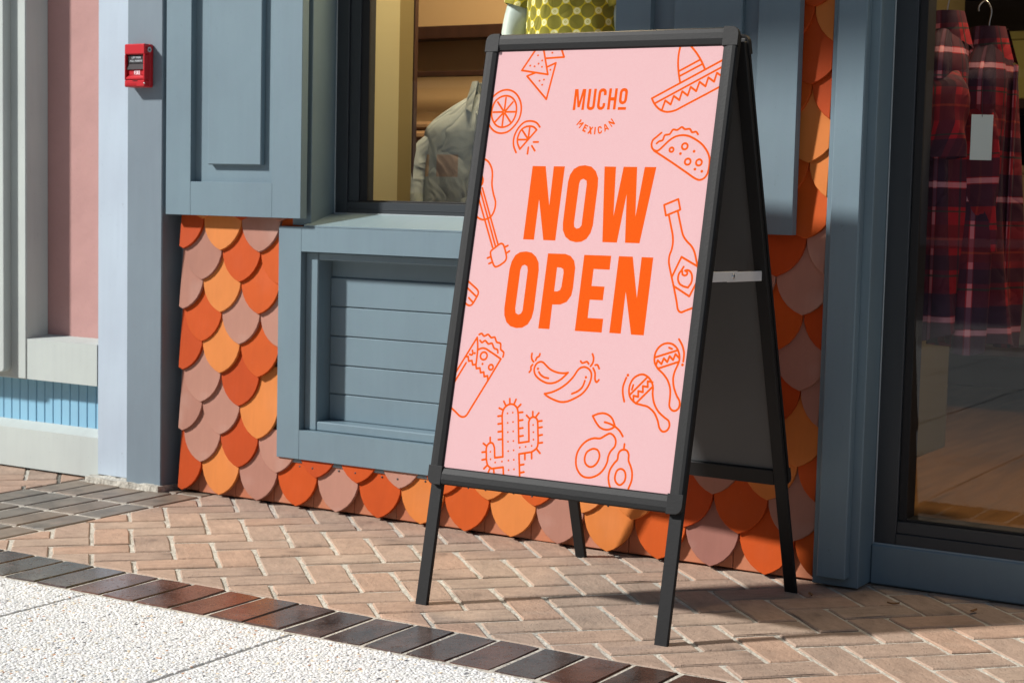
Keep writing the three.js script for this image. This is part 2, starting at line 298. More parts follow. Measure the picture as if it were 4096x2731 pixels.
{ // exposed aggregate pavement: cast slabs with pebbles
  const pv = structure('aggregate_pavement', null, null, 'white exposed aggregate concrete pavement');
  for (let i = -9; i < 8; i++) for (let j = 0; j < 5; j++) {
    const x0 = 0.374 + 0.615 * i + 0.0035, x1 = x0 + 0.608, z0 = Z_BAND1 + 0.006 + 1.2 * j, z1 = z0 + 1.195;
    part(pv, 'slab', cbox(x0, x1, -0.03, -0.0032, z0, z1, 0.003), cementMat);
  }
  // pebbles where the picture looks at them closely
  const vars = [0, 1, 2].map(() => { const g = mergeVertices(new THREE.IcosahedronGeometry(1, 1).deleteAttribute('uv').deleteAttribute('normal')); const p = g.attributes.position; for (let i = 0; i < p.count; i++) { const k = rr(0.78, 1.12); p.setXYZ(i, p.getX(i) * k, p.getY(i) * k, p.getZ(i) * k); } g.computeVertexNormals(); return g; });
  const cell = 0.0056, list = [[], [], []], M4 = new THREE.Matrix4(), Q = new THREE.Quaternion(), E = new THREE.Euler(), P = new THREE.Vector3(), S = new THREE.Vector3();
  for (let z = Z_BAND1 + 0.010; z < 2.25; z += cell) for (let x = -0.55; x < 2.15; x += cell) {
    const px = x + rr(-0.5, 0.5) * cell, pz = z + rr(-0.5, 0.5) * cell;
    if (pz < Z_BAND1 + 0.008) continue;
    const sl = (((px - 0.374) % 0.615) + 0.615) % 0.615; if (sl < 0.0085 || sl > 0.6095) continue;
    const s = rr(0.0030, 0.0049);
    E.set(rr(-0.35, 0.35), rr(0, 6.28), rr(-0.35, 0.35)); Q.setFromEuler(E); P.set(px, -0.0038 + rr(-0.0008, 0.0008), pz); S.set(s * rr(0.95, 1.3), s * rr(0.35, 0.5), s * rr(0.85, 1.1));
    list[Math.floor(rnd() * 3)].push(M4.compose(P, Q, S).clone());
  }
  const pm = mat(1, 1, 1, { roughness: 0.7 }), C = new THREE.Color();
  list.forEach((l, k) => {
    const im = new THREE.InstancedMesh(vars[k], pm, l.length); im.name = 'pebbles'; im.userData.kind = 'stuff'; im.castShadow = im.receiveShadow = true;
    l.forEach((mm, i) => {
      im.setMatrixAt(i, mm); const t = rnd(), v = rr(0.62, 0.82);
      if (t < 0.87) C.setRGB(v, v * 1.0, v * rr(0.94, 1.0)); else if (t < 0.955) C.setRGB(v * 0.72, v * 0.74, v * 0.74); else if (t < 0.985) C.setRGB(v * 0.95, v * 0.80, v * 0.58); else if (t < 0.994) C.setRGB(v * 0.7, v * 0.38, v * 0.22); else C.setRGB(0.12, 0.12, 0.13);
      im.setColorAt(i, C);
    });
    pv.add(im);
  });
}

// ---------- the shop building ----------
const TOP = 3.1;
const shop = thing('shop_building', 'blue grey panelled shop front with orange fish scale tiles', 'building');
{ // fish-scale tile wall
  const wall = part(shop, 'tile_wall', merge([cbox(-0.374, 0.06, 0.002, TOP, -0.12, -0.012), cbox(1.23, 1.76, 0.002, TOP, -0.12, -0.012), cbox(0.06, 1.23, 0.002, 0.86, -0.12, -0.075), cbox(0.06, 1.23, 0.002, 0.26, -0.075, -0.012)]), SC.B[1], 'orange terracotta wall behind the scales');
  // flat tiles along the foot of the wall
  for (let i = 0; i < 15; i++) {
    const x0 = -0.409 + i * 0.152 - 0.0505, a = Math.max(x0, -0.374), b = Math.min(x0 + 0.1505, 1.742);
    if (b - a < 0.02) continue;
    part(wall, 'base_tile', cbox(a, b, 0.003 + rr(0, 0.003), 0.118, -0.012, 0.0005 + rr(-0.001, 0.001), 0.0018), SC.B[Math.floor(rnd() * 2)]);
  }
  const R = 0.1038, W2 = 0.0753, outline = [];
  for (let k = 0; k <= 6; k++) { const t = Math.asin(0.1 / R) * (1 - k / 6); outline.push([R * Math.cos(t) - (R - 0.076) - 0.0007 + (k === 0 ? 0.0007 : 0), 0.1 - R * Math.sin(t)]); }
  const full = [...outline.map((p) => [Math.min(p[0], W2), p[1]]), [W2, 0.225], [-W2, 0.225], ...outline.slice(1).reverse().map((p) => [-Math.min(p[0], W2), p[1]])];
  const shared = [0, 1, 2, 3].map((k) => metreUV(slabGeo(full, 0.0095, 0.0014), k * 0.23, k * 0.31));
  const known = { // rows counted from the foot of the wall, columns from the grey post
    0: 'OLPOPOLOLPLOPOO', 1: 'POPOOPOLOLLOOPP', 2: 'PPLOPOLPOLOPPLO', 3: 'POPOLOPOOLPPOLO', 4: 'OLOPOLPOOPLOPOP', 5: 'OPPOLOPLOOPOLPO', 6: 'PLOOPLOPLOOPPOO',
    7: 'POOLPOLOPOLOPPO', 8: 'OLPOPOLOOPLOLOP', 9: 'LOPPOLOPOLPPOOO', 10: 'OPLOOPOLPOPLPOL', 11: 'PLOPOOLPOPOOOLO', 12: 'OPOLPOPOLOOPOOO', 13: 'LOPOLPOOPLOPOOP', 14: 'POLOPOLPOOPLOOL', 15: 'OPPLOOPOLPOOPOO',
  };
  for (let r = 0; r < 24; r++) for (let k = 0; k < 15; k++) {
    const x = (r % 2 ? -0.28 : -0.355) + 0.1515 * k, y = 0.006 + 0.0951 * r;
    if (x > 1.80) continue;
    const hiddenByPanel = x > 0.09 && x < 1.20 && y > 0.25, hiddenBack = x > 0.09 && x < 1.2 && y > 0.1 && y > 0.22;
    if (hiddenByPanel || hiddenBack) continue;
    const key = known[r % 16][k] ?? 'O', set = SC[key], m = set[Math.floor(rnd() * set.length)];
    const P = full.map((p) => [p[0] + x, p[1] + y]), inPanel = x > 0.02 && x < 1.27 && y + 0.225 > 0.14;
    let cut = clip(clip(P, 1, 0, 1.7425), -1, 0, 0.372);
    if (inPanel && y < 0.3) cut = clip(cut, 0, 1, 0.232);
    if (cut.length < 3 || area(cut) < 0.0004) continue;
    const whole = area(cut) > area(P) * 0.999;
    const g = whole ? shared[Math.floor(rnd() * 4)] : metreUV(slabGeo(cut.map((p) => [p[0] - x, p[1] - y]), 0.0095, 0.0014), rr(0, 1), rr(0, 1));
    const t = piece(wall, 'tile', g, m);
    t.position.set(x + (whole ? rr(-0.0006, 0.0006) : 0), y + rr(-0.0015, 0.0015), 0.0175 + rr(-0.001, 0.001)); t.rotation.set(-0.1 + rr(-0.008, 0.008), 0, whole ? rr(-0.012, 0.012) : 0);
  }
  // dark nail heads just under the window panel
  const nail = new THREE.SphereGeometry(0.0032, 10, 6).scale(1, 1, 0.5);
  for (let k = 3; k < 13; k++) for (const [x, z] of [[-0.355 + 0.1515 * k, 0.0150], [-0.28 + 0.1515 * k - 0.012, 0.0242]]) if (x < 1.22) piece(wall, 'nail', nail, M.frame).position.set(x + rr(-0.008, 0.008), 0.1295 + rr(-0.003, 0.003), z);
}
{ // grey post at the left end, with its pale side board
  part(shop, 'post', cbox(-0.561, -0.413, 0.012, TOP, -0.15, 0.06, 0.003), M.post, 'plain grey corner post');
  part(shop, 'post_reveal', cbox(-0.4128, -0.3745, 0.004, TOP, -0.12, -0.030, 0.001), M.post);
  part(shop, 'side_board', cbox(-0.712, -0.563, 0.020, TOP, -0.15, 0.034, 0.002), M.pale, 'pale blue white board beside the grey post');
  part(shop, 'mortar_fillet', (() => { // rough cement under the post
    const g = new THREE.BoxGeometry(0.315, 0.020, 0.09, 26, 2, 6), p = g.attributes.position;
    for (let i = 0; i < p.count; i++) if (p.getY(i) > -0.009) { const n = fbm(p.getX(i) * 2 + 3, p.getZ(i) * 3 + 5, 16, 3) - 0.5; p.setY(i, p.getY(i) + n * 0.012); p.setZ(i, p.getZ(i) + n * 0.02); }
    g.computeVertexNormals(); g.translate(-0.566, 0.008, 0.032); return metreUV(g);
  })(), mortarMat);
}
function shutter(x0, x1, y0, y1, label) { // panelled shutter board standing off the wall
  const zf = 0.060, zb = 0.031, rl = x0 + 0.101, rt = y1 - 0.1, rR = x1 - 0.108, rb = y0 + 0.103, zr = 0.0365;
  const s = part(shop, 'shutter', cbox(x0 + 0.004, x1 - 0.004, y0 + 0.004, y1 - 0.004, zb, zr, 0.001), M.blue, label);
  part(s, 'stile', cbox(x0, rl, y0, y1, zb - 0.001, zf, 0.0008), M.blue);
  part(s, 'stile', cbox(rR, x1, y0, y1, zb - 0.001, zf, 0.0008), M.blue);
  part(s, 'rail', cbox(rl + 0.0002, rR - 0.0002, y0 + 0.0003, rb, zb - 0.001, zf - 0.0002, 0.0004), M.blue);
  part(s, 'rail', cbox(rl + 0.0002, rR - 0.0002, rt, y1 - 0.0003, zb - 0.001, zf - 0.0002, 0.0004), M.blue);
  part(s, 'raised_panel', cbox(rl + 0.064, rR - 0.047, rb + 0.052, rt - 0.05, zr - 0.001, 0.0555, 0.003), M.blue);
  for (const y of [y0 + 0.12, y1 - 0.12]) part(s, 'batten', cbox(x0 + 0.03, x1 - 0.03, y, y + 0.04, -0.0115, zb, 0.001), M.blue);
}
shutter(-0.398, 0.131, 0.8725, 2.36, 'wide blue grey shutter board beside the grey post');
shutter(1.160, 1.668, 0.8725, 2.36, 'blue grey shutter board behind the advertising board');
{ // panelled apron under the display window
  const X0 = 0.027, X1 = 1.264, Y0 = 0.152, Y1 = 0.848, zf = 0.030;
  const a = part(shop, 'window_apron', cbox(X0 + 0.01, X1 - 0.01, Y0 + 0.01, Y1 - 0.06, -0.075, -0.064, 0.001), M.blue, 'recessed blue grey panel with horizontal boards under the window');
  const ix0 = 0.159, ix1 = 1.132, iy0 = 0.268, iy1 = 0.751, sx0 = 0.112, sx1 = 1.179, sy0 = 0.240, sy1 = 0.775;
  part(a, 'stile', cbox(X0, sx0, Y0, Y1, -0.0115, zf, 0.0008), M.blue);
  part(a, 'stile', cbox(sx1, X1, Y0, Y1, -0.0115, zf, 0.0008), M.blue);
  part(a, 'rail', cbox(sx0 + 0.0002, sx1 - 0.0002, sy1, Y1 - 0.0004, -0.06, zf - 0.0002, 0.0004), M.blue);
  part(a, 'rail', cbox(sx0 + 0.0002, sx1 - 0.0002, Y0 + 0.0004, sy0, -0.06, zf - 0.0002, 0.0004), M.blue);
  part(a, 'inner_frame', cbox(sx0 + 0.0006, ix0, sy0 + 0.0005, sy1 - 0.0005, -0.064, 0.007, 0.003), M.blue);
  part(a, 'inner_frame', cbox(ix1, sx1 - 0.0006, sy0 + 0.0005, sy1 - 0.0005, -0.064, 0.007, 0.003), M.blue);
  part(a, 'inner_frame', cbox(ix0 + 0.0005, ix1 - 0.0005, iy1, sy1 - 0.0008, -0.064, 0.0064, 0.003), M.blue);
  part(a, 'inner_frame', cbox(ix0 + 0.0005, ix1 - 0.0005, sy0 + 0.0008, iy0, -0.064, 0.0064, 0.003), M.blue);
  const ys = [0.2685, 0.349, 0.436, 0.524, 0.612, 0.7];
  for (let i = 0; i < 5; i++) part(a, 'slat', cbox(ix0 + 0.0008, ix1 - 0.0008, ys[i], ys[i + 1] - 0.0022, -0.0635, -0.054 + (i % 2 ? 0.0006 : 0), 0.0022), M.blue);
  part(a, 'top_slat', cbox(ix0 + 0.0008, ix1 - 0.0008, 0.7, 0.7505, -0.0635, -0.0605, 0.001), M.blue);
  part(a, 'drip_moulding', cbox(X0 + 0.012, X1 - 0.012, 0.138, 0.1516, -0.012, 0.019, 0.003), M.blue);
}
{ // display window above the apron
  const x0 = 0.131, x1 = 1.160, top = 2.36;
  const w = part(shop, 'display_window', (() => { const s = new THREE.Shape([new THREE.Vector2(0.0298, 0.8487), new THREE.Vector2(0.0298, 0.853), new THREE.Vector2(-0.099, 0.8885), new THREE.Vector2(-0.15, 0.8885), new THREE.Vector2(-0.15, 0.8487)]); const g = new THREE.ExtrudeGeometry(s, { depth: x1 - x0 + 0.02, bevelEnabled: false }); g.rotateY(-Math.PI / 2); g.scale(1, 1, 1); g.translate(x1 + 0.01, 0, 0); return metreUV(g); })(), M.blue, 'sloping blue grey window sill');
  part(w, 'jamb', cbox(0.062, x0 - 0.0005, 0.852, top, -0.15, 0.009, 0.0015), M.blue);
  part(w, 'jamb', cbox(x1 + 0.0005, 1.2295, 0.852, top, -0.15, 0.009, 0.0015), M.blue);
  part(w, 'frame', cbox(x0, x0 + 0.046, 0.889, top, -0.15, -0.104, 0.0015), M.frame);
  part(w, 'frame', cbox(x1 - 0.046, x1, 0.889, top, -0.15, -0.104, 0.0015), M.frame);
  part(w, 'frame', cbox(x0 + 0.0465, x1 - 0.0465, 0.889, 0.9255, -0.15, -0.105, 0.0015), M.frame);
  part(w, 'frame_ledge', cbox(x0 + 0.05, x1 - 0.05, 0.902, 0.9045, -0.1055, -0.1035, 0.0006), M.frame);
  part(w, 'frame', cbox(x0 + 0.0465, x1 - 0.0465, top - 0.05, top, -0.15, -0.105, 0.0015), M.frame);
  part(w, 'inner_bead', cbox(x0 + 0.0465, x0 + 0.084, 0.9258, top - 0.051, -0.15, -0.112, 0.001), M.frame);
  part(w, 'inner_bead', cbox(x1 - 0.084, x1 - 0.0465, 0.9258, top - 0.051, -0.15, -0.112, 0.001), M.frame);
  part(w, 'gasket', cbox(x0 + 0.0843, x0 + 0.112, 0.9258, top - 0.051, -0.15, -0.1175, 0.0008), M.gasket);
  part(w, 'gasket', cbox(x0 + 0.1125, x1 - 0.0845, 0.9258, 0.931, -0.15, -0.1175, 0.0008), M.gasket);
  part(w, 'sealant', tube([[x0 + 0.002, 0.89, -0.1035], [x0 + 0.002, 1.4, -0.103], [x0 + 0.002, 1.9, -0.1032], [x0 + 0.002, top, -0.1035]], 0.0022, 30, 6), M.sealant);
  part(w, 'sealant', tube([[x0 + 0.002, 0.8888, -0.1025], [x0 + 0.2, 0.8892, -0.102], [x0 + 0.6, 0.8886, -0.1026], [x1, 0.8888, -0.1025]], 0.0026, 30, 6), M.sealant);
  const gl = new THREE.PlaneGeometry(x1 - x0 - 0.19, top - 0.98); gl.translate((x0 + x1) / 2, (0.93 + top - 0.05) / 2, -0.122);
  part(w, 'pane', gl, M.glass);
}
{ // right-hand pillar and the second display window
  part(shop, 'pillar', cbox(1.743, 1.862, 0.004, TOP, -0.15, 0.025, 0.002), M.blue, 'blue grey pillar at the shop window');
  part(shop, 'pillar_board', cbox(1.7655, 1.8395, 0.028, TOP, 0.0252, 0.058, 0.003), M.blue);
  const w = part(shop, 'display_window', cbox(1.8625, 3.9, 0.002, 0.1035, -0.15, -0.062, 0.004), M.blue, 'low blue grey rail under the large shop window');
  const x0 = 1.8625, top = 2.36, x1 = 3.9;
  part(w, 'frame', cbox(x0, 1.9215, 0.104, top, -0.15, -0.0745, 0.0015), M.frame);
  part(w, 'frame', cbox(1.922, x1, 0.104, 0.135, -0.15, -0.0725, 0.0015), M.frame);
  part(w, 'frame', cbox(1.922, x1, 0.1353, 0.1655, -0.15, -0.0775, 0.0015), M.frame);
  part(w, 'frame', cbox(1.922, x1, top - 0.06, top, -0.15, -0.0755, 0.0015), M.frame);
  part(w, 'frame', cbox(x1 - 0.06, x1, 0.166, top - 0.061, -0.15, -0.0745, 0.0015), M.frame);
  part(w, 'gasket', cbox(1.922, 1.9425, 0.166, top - 0.061, -0.15, -0.085, 0.001), M.gasket);
  part(w, 'gasket', cbox(1.943, x1 - 0.061, 0.166, 0.1725, -0.15, -0.085, 0.001), M.gasket);
  part(w, 'sealant', tube([[x0 + 0.0015, 0.106, -0.0738], [x0 + 0.002, 0.7, -0.0732], [x0 + 0.0015, 1.5, -0.074], [x0 + 0.0015, top, -0.0738]], 0.0022, 30, 6), M.sealant);
  part(w, 'sealant', tube([[x0, 0.1042, -0.0715], [2.05, 0.1046, -0.0710], [2.3, 0.1040, -0.0716], [3.8, 0.1042, -0.0715]], 0.0026, 30, 6), M.sealant);
  const gl = new THREE.PlaneGeometry(x1 - 0.06 - 1.9425, top - 0.06 - 0.172); gl.translate((x1 - 0.06 + 1.9425) / 2, (0.172 + top - 0.06) / 2, -0.0905);
  part(w, 'pane', gl, M.glass);
}
// header over the windows, end wall and roof
part(shop, 'header', merge([cbox(0.062, 1.2295, 2.3605, TOP, -0.15, -0.0125), cbox(1.8625, 3.9, 2.3605, TOP, -0.15, -0.03), cbox(3.9005, 4.3, 0.002, TOP, -0.15, 0.02)]), M.blue);
part(shop, 'canopy', cbox(-0.74, 4.34, 3.0, 3.08, -0.011, 1.72, 0.006), M.post, 'grey canopy over the shop front');
part(shop, 'roof', cbox(-0.75, 4.35, TOP + 0.001, TOP + 0.16, -4.2, 0.12, 0.01), M.post);

// ---------- cream neighbouring building ----------
{
  const nb = thing('neighbouring_building', 'cream panelled building with pink wall and light blue boarding', 'building', [-1.2, 0, 0]);
  part(nb, 'wall', cbox(-4.5, -0.715, 0.30, TOP, -0.25, -0.060, 0.002), M.pink, 'rough pink plaster wall');
  part(nb, 'pier', cbox(-4.5, -1.034, 0.307, TOP, -0.0598, 0.040, 0.003), M.cream);
  part(nb, 'raised_panel', (() => { const s = new THREE.Shape(), r = 0.016, a = -1.62, b = -1.106, c = 0.331, d = TOP - 0.12; s.moveTo(a + r, c); s.lineTo(b - r, c); s.quadraticCurveTo(b, c, b, c + r); s.lineTo(b, d); s.lineTo(a, d); s.lineTo(a, c + r); s.quadraticCurveTo(a, c, a + r, c); const g = new THREE.ExtrudeGeometry(s, { depth: 0.030, bevelEnabled: true, bevelSize: 0.003, bevelThickness: 0.003, bevelSegments: 2 }); g.translate(0, 0, 0.0402); return metreUV(g); })(), M.cream);
  part(nb, 'ledge', (() => { const s = new THREE.Shape([[0.036, 0.308], [0.036, 0.4425], [-0.0595, 0.452], [-0.0595, 0.308]].map((p) => new THREE.Vector2(...p))); const g = new THREE.ExtrudeGeometry(s, { depth: 0.32, bevelEnabled: false }); g.rotateY(-Math.PI / 2); g.translate(-0.7135, 0, 0); return metreUV(g); })(), M.cream);
  for (let i = 0; i < 22; i++) part(nb, 'plank', cbox(-1.5735 + i * 0.0395 - 0.0003 + 0.0008, -1.5735 + (i + 1) * 0.0395 - 0.0012, 0.145, 0.318, -0.06, -0.030 + rr(-0.0004, 0.0004), 0.0022), M.bead);
  part(nb, 'plank_backing', cbox(-4.5, -0.714, 0.14, 0.306, -0.25, -0.0605, 0.001), M.bead);
  part(nb, 'plinth', (() => { const s = new THREE.Shape([[0.026, 0.006], [0.022, 0.136], [-0.031, 0.156], [-0.06, 0.156], [-0.06, 0.006]].map((p) => new THREE.Vector2(...p))); const g = new THREE.ExtrudeGeometry(s, { depth: 3.78, bevelEnabled: false }); g.rotateY(-Math.PI / 2); g.translate(-0.7135, 0, 0); return metreUV(g); })(), M.cream);
  part(nb, 'roof', cbox(-4.6, -0.755, TOP + 0.001, TOP + 0.13, -4.2, 0.10, 0.01), M.cream);
}
// ---------- building across the street (what the shop glass mirrors) ----------
{
  const ob = thing('street_building', 'dull brown building across the street, mirrored in the shop glass', 'building', [-8, 0, 15]);
  part(ob, 'wall', cbox(-30, 12, 0, 5.2, 15, 21, 0.02), mat(0.16, 0.12, 0.09, { roughness: 0.9, bumpMap: grain, bumpScale: 0.004 }));
  for (let i = 0; i < 11; i++) {
    const x = -28 + i * 3.6, f = part(ob, 'window', cbox(x, x + 1.9, 0.5, 2.5, 14.94, 14.999, 0.01), M.white);
    part(f, 'pane', cbox(x + 0.1, x + 1.8, 0.6, 2.4, 14.92, 14.939, 0.005), mat(0.02, 0.022, 0.025, { roughness: 0.1 }));
  }
  part(ob, 'canopy', cbox(-30, 12, 3.0, 3.15, 13.6, 14.999, 0.02), mat(0.10, 0.05, 0.04));
}

// ---------- inside the shop ----------
{
  const z0 = -0.16, z1 = -4.0;
  structure('shop_floor', metreUV(cbox(-0.4, 4.3, -0.02, 0.10, z1, -0.152, 0.001)), M.floorWood, 'brown wooden shop floor');
  structure('shop_back_wall', cbox(-0.75, 4.35, 0, TOP, z1 - 0.15, z1, 0.002), M.darkWall, 'dark back wall inside the shop');
  structure('shop_side_wall', cbox(4.3005, 4.45, 0, TOP, z1, -0.151, 0.002), M.darkWall, 'dark end wall inside the shop');
  structure('shop_side_wall', cbox(-0.56, -0.41, 0, TOP, z1, -0.1505, 0.002), M.darkWall, 'dark party wall inside the shop');
  structure('shop_ceiling', cbox(-0.40, 4.30, 2.62, 2.70, z1, -0.152, 0.002), M.ceiling, 'pale shop ceiling');
  structure('partition', cbox(1.42, 1.50, 0.101, 2.618, -1.9, -0.152, 0.002), M.olive, 'olive partition between the two shop windows');
  // left display bay: cream lining beside the glass, olive edge, tan back panel
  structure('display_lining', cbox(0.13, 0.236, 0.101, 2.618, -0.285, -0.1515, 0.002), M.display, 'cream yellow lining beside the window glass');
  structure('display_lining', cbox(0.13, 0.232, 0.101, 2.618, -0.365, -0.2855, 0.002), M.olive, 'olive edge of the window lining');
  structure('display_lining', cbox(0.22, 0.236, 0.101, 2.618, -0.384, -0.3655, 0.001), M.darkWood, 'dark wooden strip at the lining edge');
  structure('display_back', cbox(-0.40, 1.42, 0.101, 2.618, -1.36, -1.10, 0.002), M.tan, 'tan wall behind the window display');
  structure('display_platform', cbox(0.24, 1.418, 0.101, 0.78, -1.098, -0.16, 0.003), M.darkWood, 'dark display platform inside the window');
}
{ // shelving behind the left display
  const s = thing('shelf_unit', 'dark wooden shelf unit on tan wall behind the window', 'shelf', [0.4, 0.781, -1.05]);
  for (const x of [-0.385, 1.05]) part(s, 'upright', cbox(x, x + 0.025, 0.781, 2.4, -1.097, -1.0, 0.002), M.darkWood);
  for (const y of [1.10, 1.50]) part(s, 'shelf', cbox(-0.39, 1.08, y, y + 0.045, -1.098, -1.01, 0.002), M.darkWood);
  part(s, 'rail', cbox(-0.36, 1.05, 1.368, 1.388, -1.035, -1.015, 0.003), M.darkWood);
  const cols = [[0.35, 0.22, 0.12], [0.22, 0.10, 0.08], [0.40, 0.36, 0.28], [0.12, 0.13, 0.14]];
  for (let i = 0; i < 5; i++) {
    const x = -0.33 + i * 0.25 + (i > 1 ? 0.06 : 0), c = cols[i % 4], t = thing('folded_garment', ['brown', 'dark red', 'beige', 'charcoal', 'second brown'][i] + ' folded garment on the lower shelf behind the window', 'garment', [x, 1.146, -1.0], 'folded clothes on the display shelf');
    part(t, 'fold', cbox(x, x + 0.19, 1.1455, 1.18, -1.09, -1.015, 0.012), mat(...c, { roughness: 0.95 }));
    part(t, 'fold', cbox(x + 0.004, x + 0.187, 1.1803, 1.212, -1.09, -1.018, 0.012), mat(c[0] * 0.85, c[1] * 0.85, c[2] * 0.85, { roughness: 0.95 }));
  }
}
// cloth bodies: a flattened tube with folds, rows from hem to neck
function clothBody({ len, wide, deep, neck, hem = 1, folds = 5, amp = 0.012, ph = 0, round = 0.13 }) {
  const nu = 72, nv = 40, pos = [], uv = [], idx = [];
  for (let j = 0; j <= nv; j++) {
    const v = j / nv, y = -len * (1 - v), d = -y; // d: distance below the neck
    const sh = d < round ? 1 - Math.pow(1 - d / round, 1.5) : 1;
    const a = neck + (wide - neck) * sh + (d > round ? (hem - 1) * wide * (d - round) / (len - round) : 0), b = deep * (0.55 + 0.45 * sh) * (1 + 0.15 * (1 - v));
    for (let i = 0; i <= nu; i++) {
      const t = i / nu * Math.PI * 2, f = amp * (0.25 + 1.1 * (1 - v)) * (Math.sin(folds * t + ph + 2.2 * v) + 0.6 * Math.sin((folds * 2 + 1) * t + ph * 2 - 3 * v));
      const e = Math.pow(Math.abs(Math.sin(t)), 0.8) * Math.sign(Math.sin(t));
      pos.push(Math.cos(t) * (a + f * 0.5), y + (j === 0 ? 0.012 * Math.sin(3 * t + ph) : 0), e * (b + f)); uv.push((i / nu) * 4 * (wide + deep) * 0.9, y);
    }
  }
  for (let j = 0; j < nv; j++) for (let i = 0; i < nu; i++) { const a = j * (nu + 1) + i, b = a + 1, c = a + nu + 1, d = c + 1; idx.push(a, b, d, a, d, c); }
  const g = new THREE.BufferGeometry(); g.setAttribute('position', new THREE.Float32BufferAttribute(pos, 3)); g.setAttribute('uv', new THREE.Float32BufferAttribute(uv, 2)); g.setIndex(idx); g.computeVertexNormals(); return g;
}
function sleeveGeo(pts, radii, flatten = 0.6, ph = 0) { // limb of cloth along a path
  const cv = new THREE.CatmullRomCurve3(pts.map((p) => new THREE.Vector3(...p))), ns = 28, nr = 24, pos = [], uv = [], idx = [], fr = cv.computeFrenetFrames(ns), L = cv.getLength();
  for (let j = 0; j <= ns; j++) {
    const t = j / ns, c = cv.getPointAt(t), k = t * (radii.length - 1), i0 = Math.min(radii.length - 2, Math.floor(k)), r = radii[i0] + (radii[i0 + 1] - radii[i0]) * (k - i0);
    for (let i = 0; i <= nr; i++) {
      const q = i / nr * Math.PI * 2, w = r * (1 + 0.07 * Math.sin(3 * q + 9 * t + ph) + 0.05 * Math.sin(14 * t + 2 * q + ph)), p = c.clone().addScaledVector(fr.normals[j], Math.cos(q) * w).addScaledVector(fr.binormals[j], Math.sin(q) * w * flatten);
      pos.push(p.x, p.y, p.z); uv.push(i / nr * 6 * r, t * L);
    }
  }
  for (let j = 0; j < ns; j++) for (let i = 0; i < nr; i++) { const a = j * (nr + 1) + i, b = a + 1, c = a + nr + 1, d = c + 1; idx.push(a, b, d, a, d, c); }
  const g = new THREE.BufferGeometry(); g.setAttribute('position', new THREE.Float32BufferAttribute(pos, 3)); g.setAttribute('uv', new THREE.Float32BufferAttribute(uv, 2)); g.setIndex(idx); g.computeVertexNormals(); return g;
}
function collarGeo(r, h) { // turned-down collar, open at the front (+z)
  const n = 30, pos = [], uv = [], idx = [];
  for (let i = 0; i <= n; i++) {
    const t = -2.75 + 5.5 * i / n, s = Math.abs(t) / 2.75, c = [[r, 0], [r * 0.95, h * 0.62], [r * 1.02, h * 0.66], [r * 1.22 + 0.01 * s, -h * (0.15 + 0.75 * s * s)]];
    c.forEach(([q, y], k) => { const fx = -Math.sin(t) * q, fz = -Math.cos(t) * q * 0.8; pos.push(fx, y, fz + (k === 3 ? 0.012 * s : 0)); uv.push(t * r, y * 1.3 + k * 0.02); });
  }
  for (let i = 0; i < n; i++) for (let k = 0; k < 3; k++) { const a = i * 4 + k, b = a + 1, c = a + 4, d = c + 1; idx.push(a, c, d, a, d, b); }
  const g = new THREE.BufferGeometry(); g.setAttribute('position', new THREE.Float32BufferAttribute(pos, 3)); g.setAttribute('uv', new THREE.Float32BufferAttribute(uv, 2)); g.setIndex(idx); g.computeVertexNormals(); return g;
}
const plaidTex = (() => { // red tartan with pink-white and dark bands
  const c = document.createElement('canvas'); c.width = c.height = 512; const x = c.getContext('2d');
  x.fillStyle = 'rgb(158,12,28)'; x.fillRect(0, 0, 512, 512);
  const bands = [[0, 84, '26,16,44', 0.62], [88, 20, '225,180,185', 0.6], [112, 70, '24,12,40', 0.58], [196, 6, '20,60,40', 0.6], [250, 90, '90,8,20', 0.55], [300, 8, '200,90,30', 0.35], [366, 56, '26,14,38', 0.55], [440, 8, '22,60,44', 0.6]];
  for (const [p, w, col, al] of bands) { x.fillStyle = `rgba(${col},${al})`; x.fillRect(p, 0, w, 512); }
  for (const [p, w, col, al] of bands) { x.fillStyle = `rgba(${col},${al})`; x.fillRect(0, p, 512, w); }
  const t = new THREE.CanvasTexture(c); t.colorSpace = THREE.SRGBColorSpace; t.wrapS = t.wrapT = THREE.RepeatWrapping; t.repeat.set(1 / 0.34, 1 / 0.34); return t;
})();
const dotTex = (() => { // olive discs with pale rings on a mustard ground
  const c = document.createElement('canvas'); c.width = c.height = 256; const x = c.getContext('2d');
  x.fillStyle = 'rgb(205,188,40)'; x.fillRect(0, 0, 256, 256);
  const disc = (a, b, r, col) => { for (const i of [-256, 0, 256]) for (const j of [-256, 0, 256]) { x.fillStyle = col; x.beginPath(); x.ellipse(a + i, b + j, r, r, 0, 0, 7); x.fill(); } };
  for (const [a, b] of [[64, 64], [192, 192]]) disc(a, b, 84, 'rgb(128,124,40)');
  for (const [a, b] of [[64, 192], [192, 64]]) { disc(a, b, 40, 'rgb(226,226,170)'); disc(a, b, 16, 'rgb(186,180,80)'); disc(a, b, 9, 'rgb(220,220,160)'); }
  const t = new THREE.CanvasTexture(c); t.colorSpace = THREE.SRGBColorSpace; t.wrapS = t.wrapT = THREE.RepeatWrapping; t.repeat.set(1 / 0.062, 1 / 0.062); return t;
})();
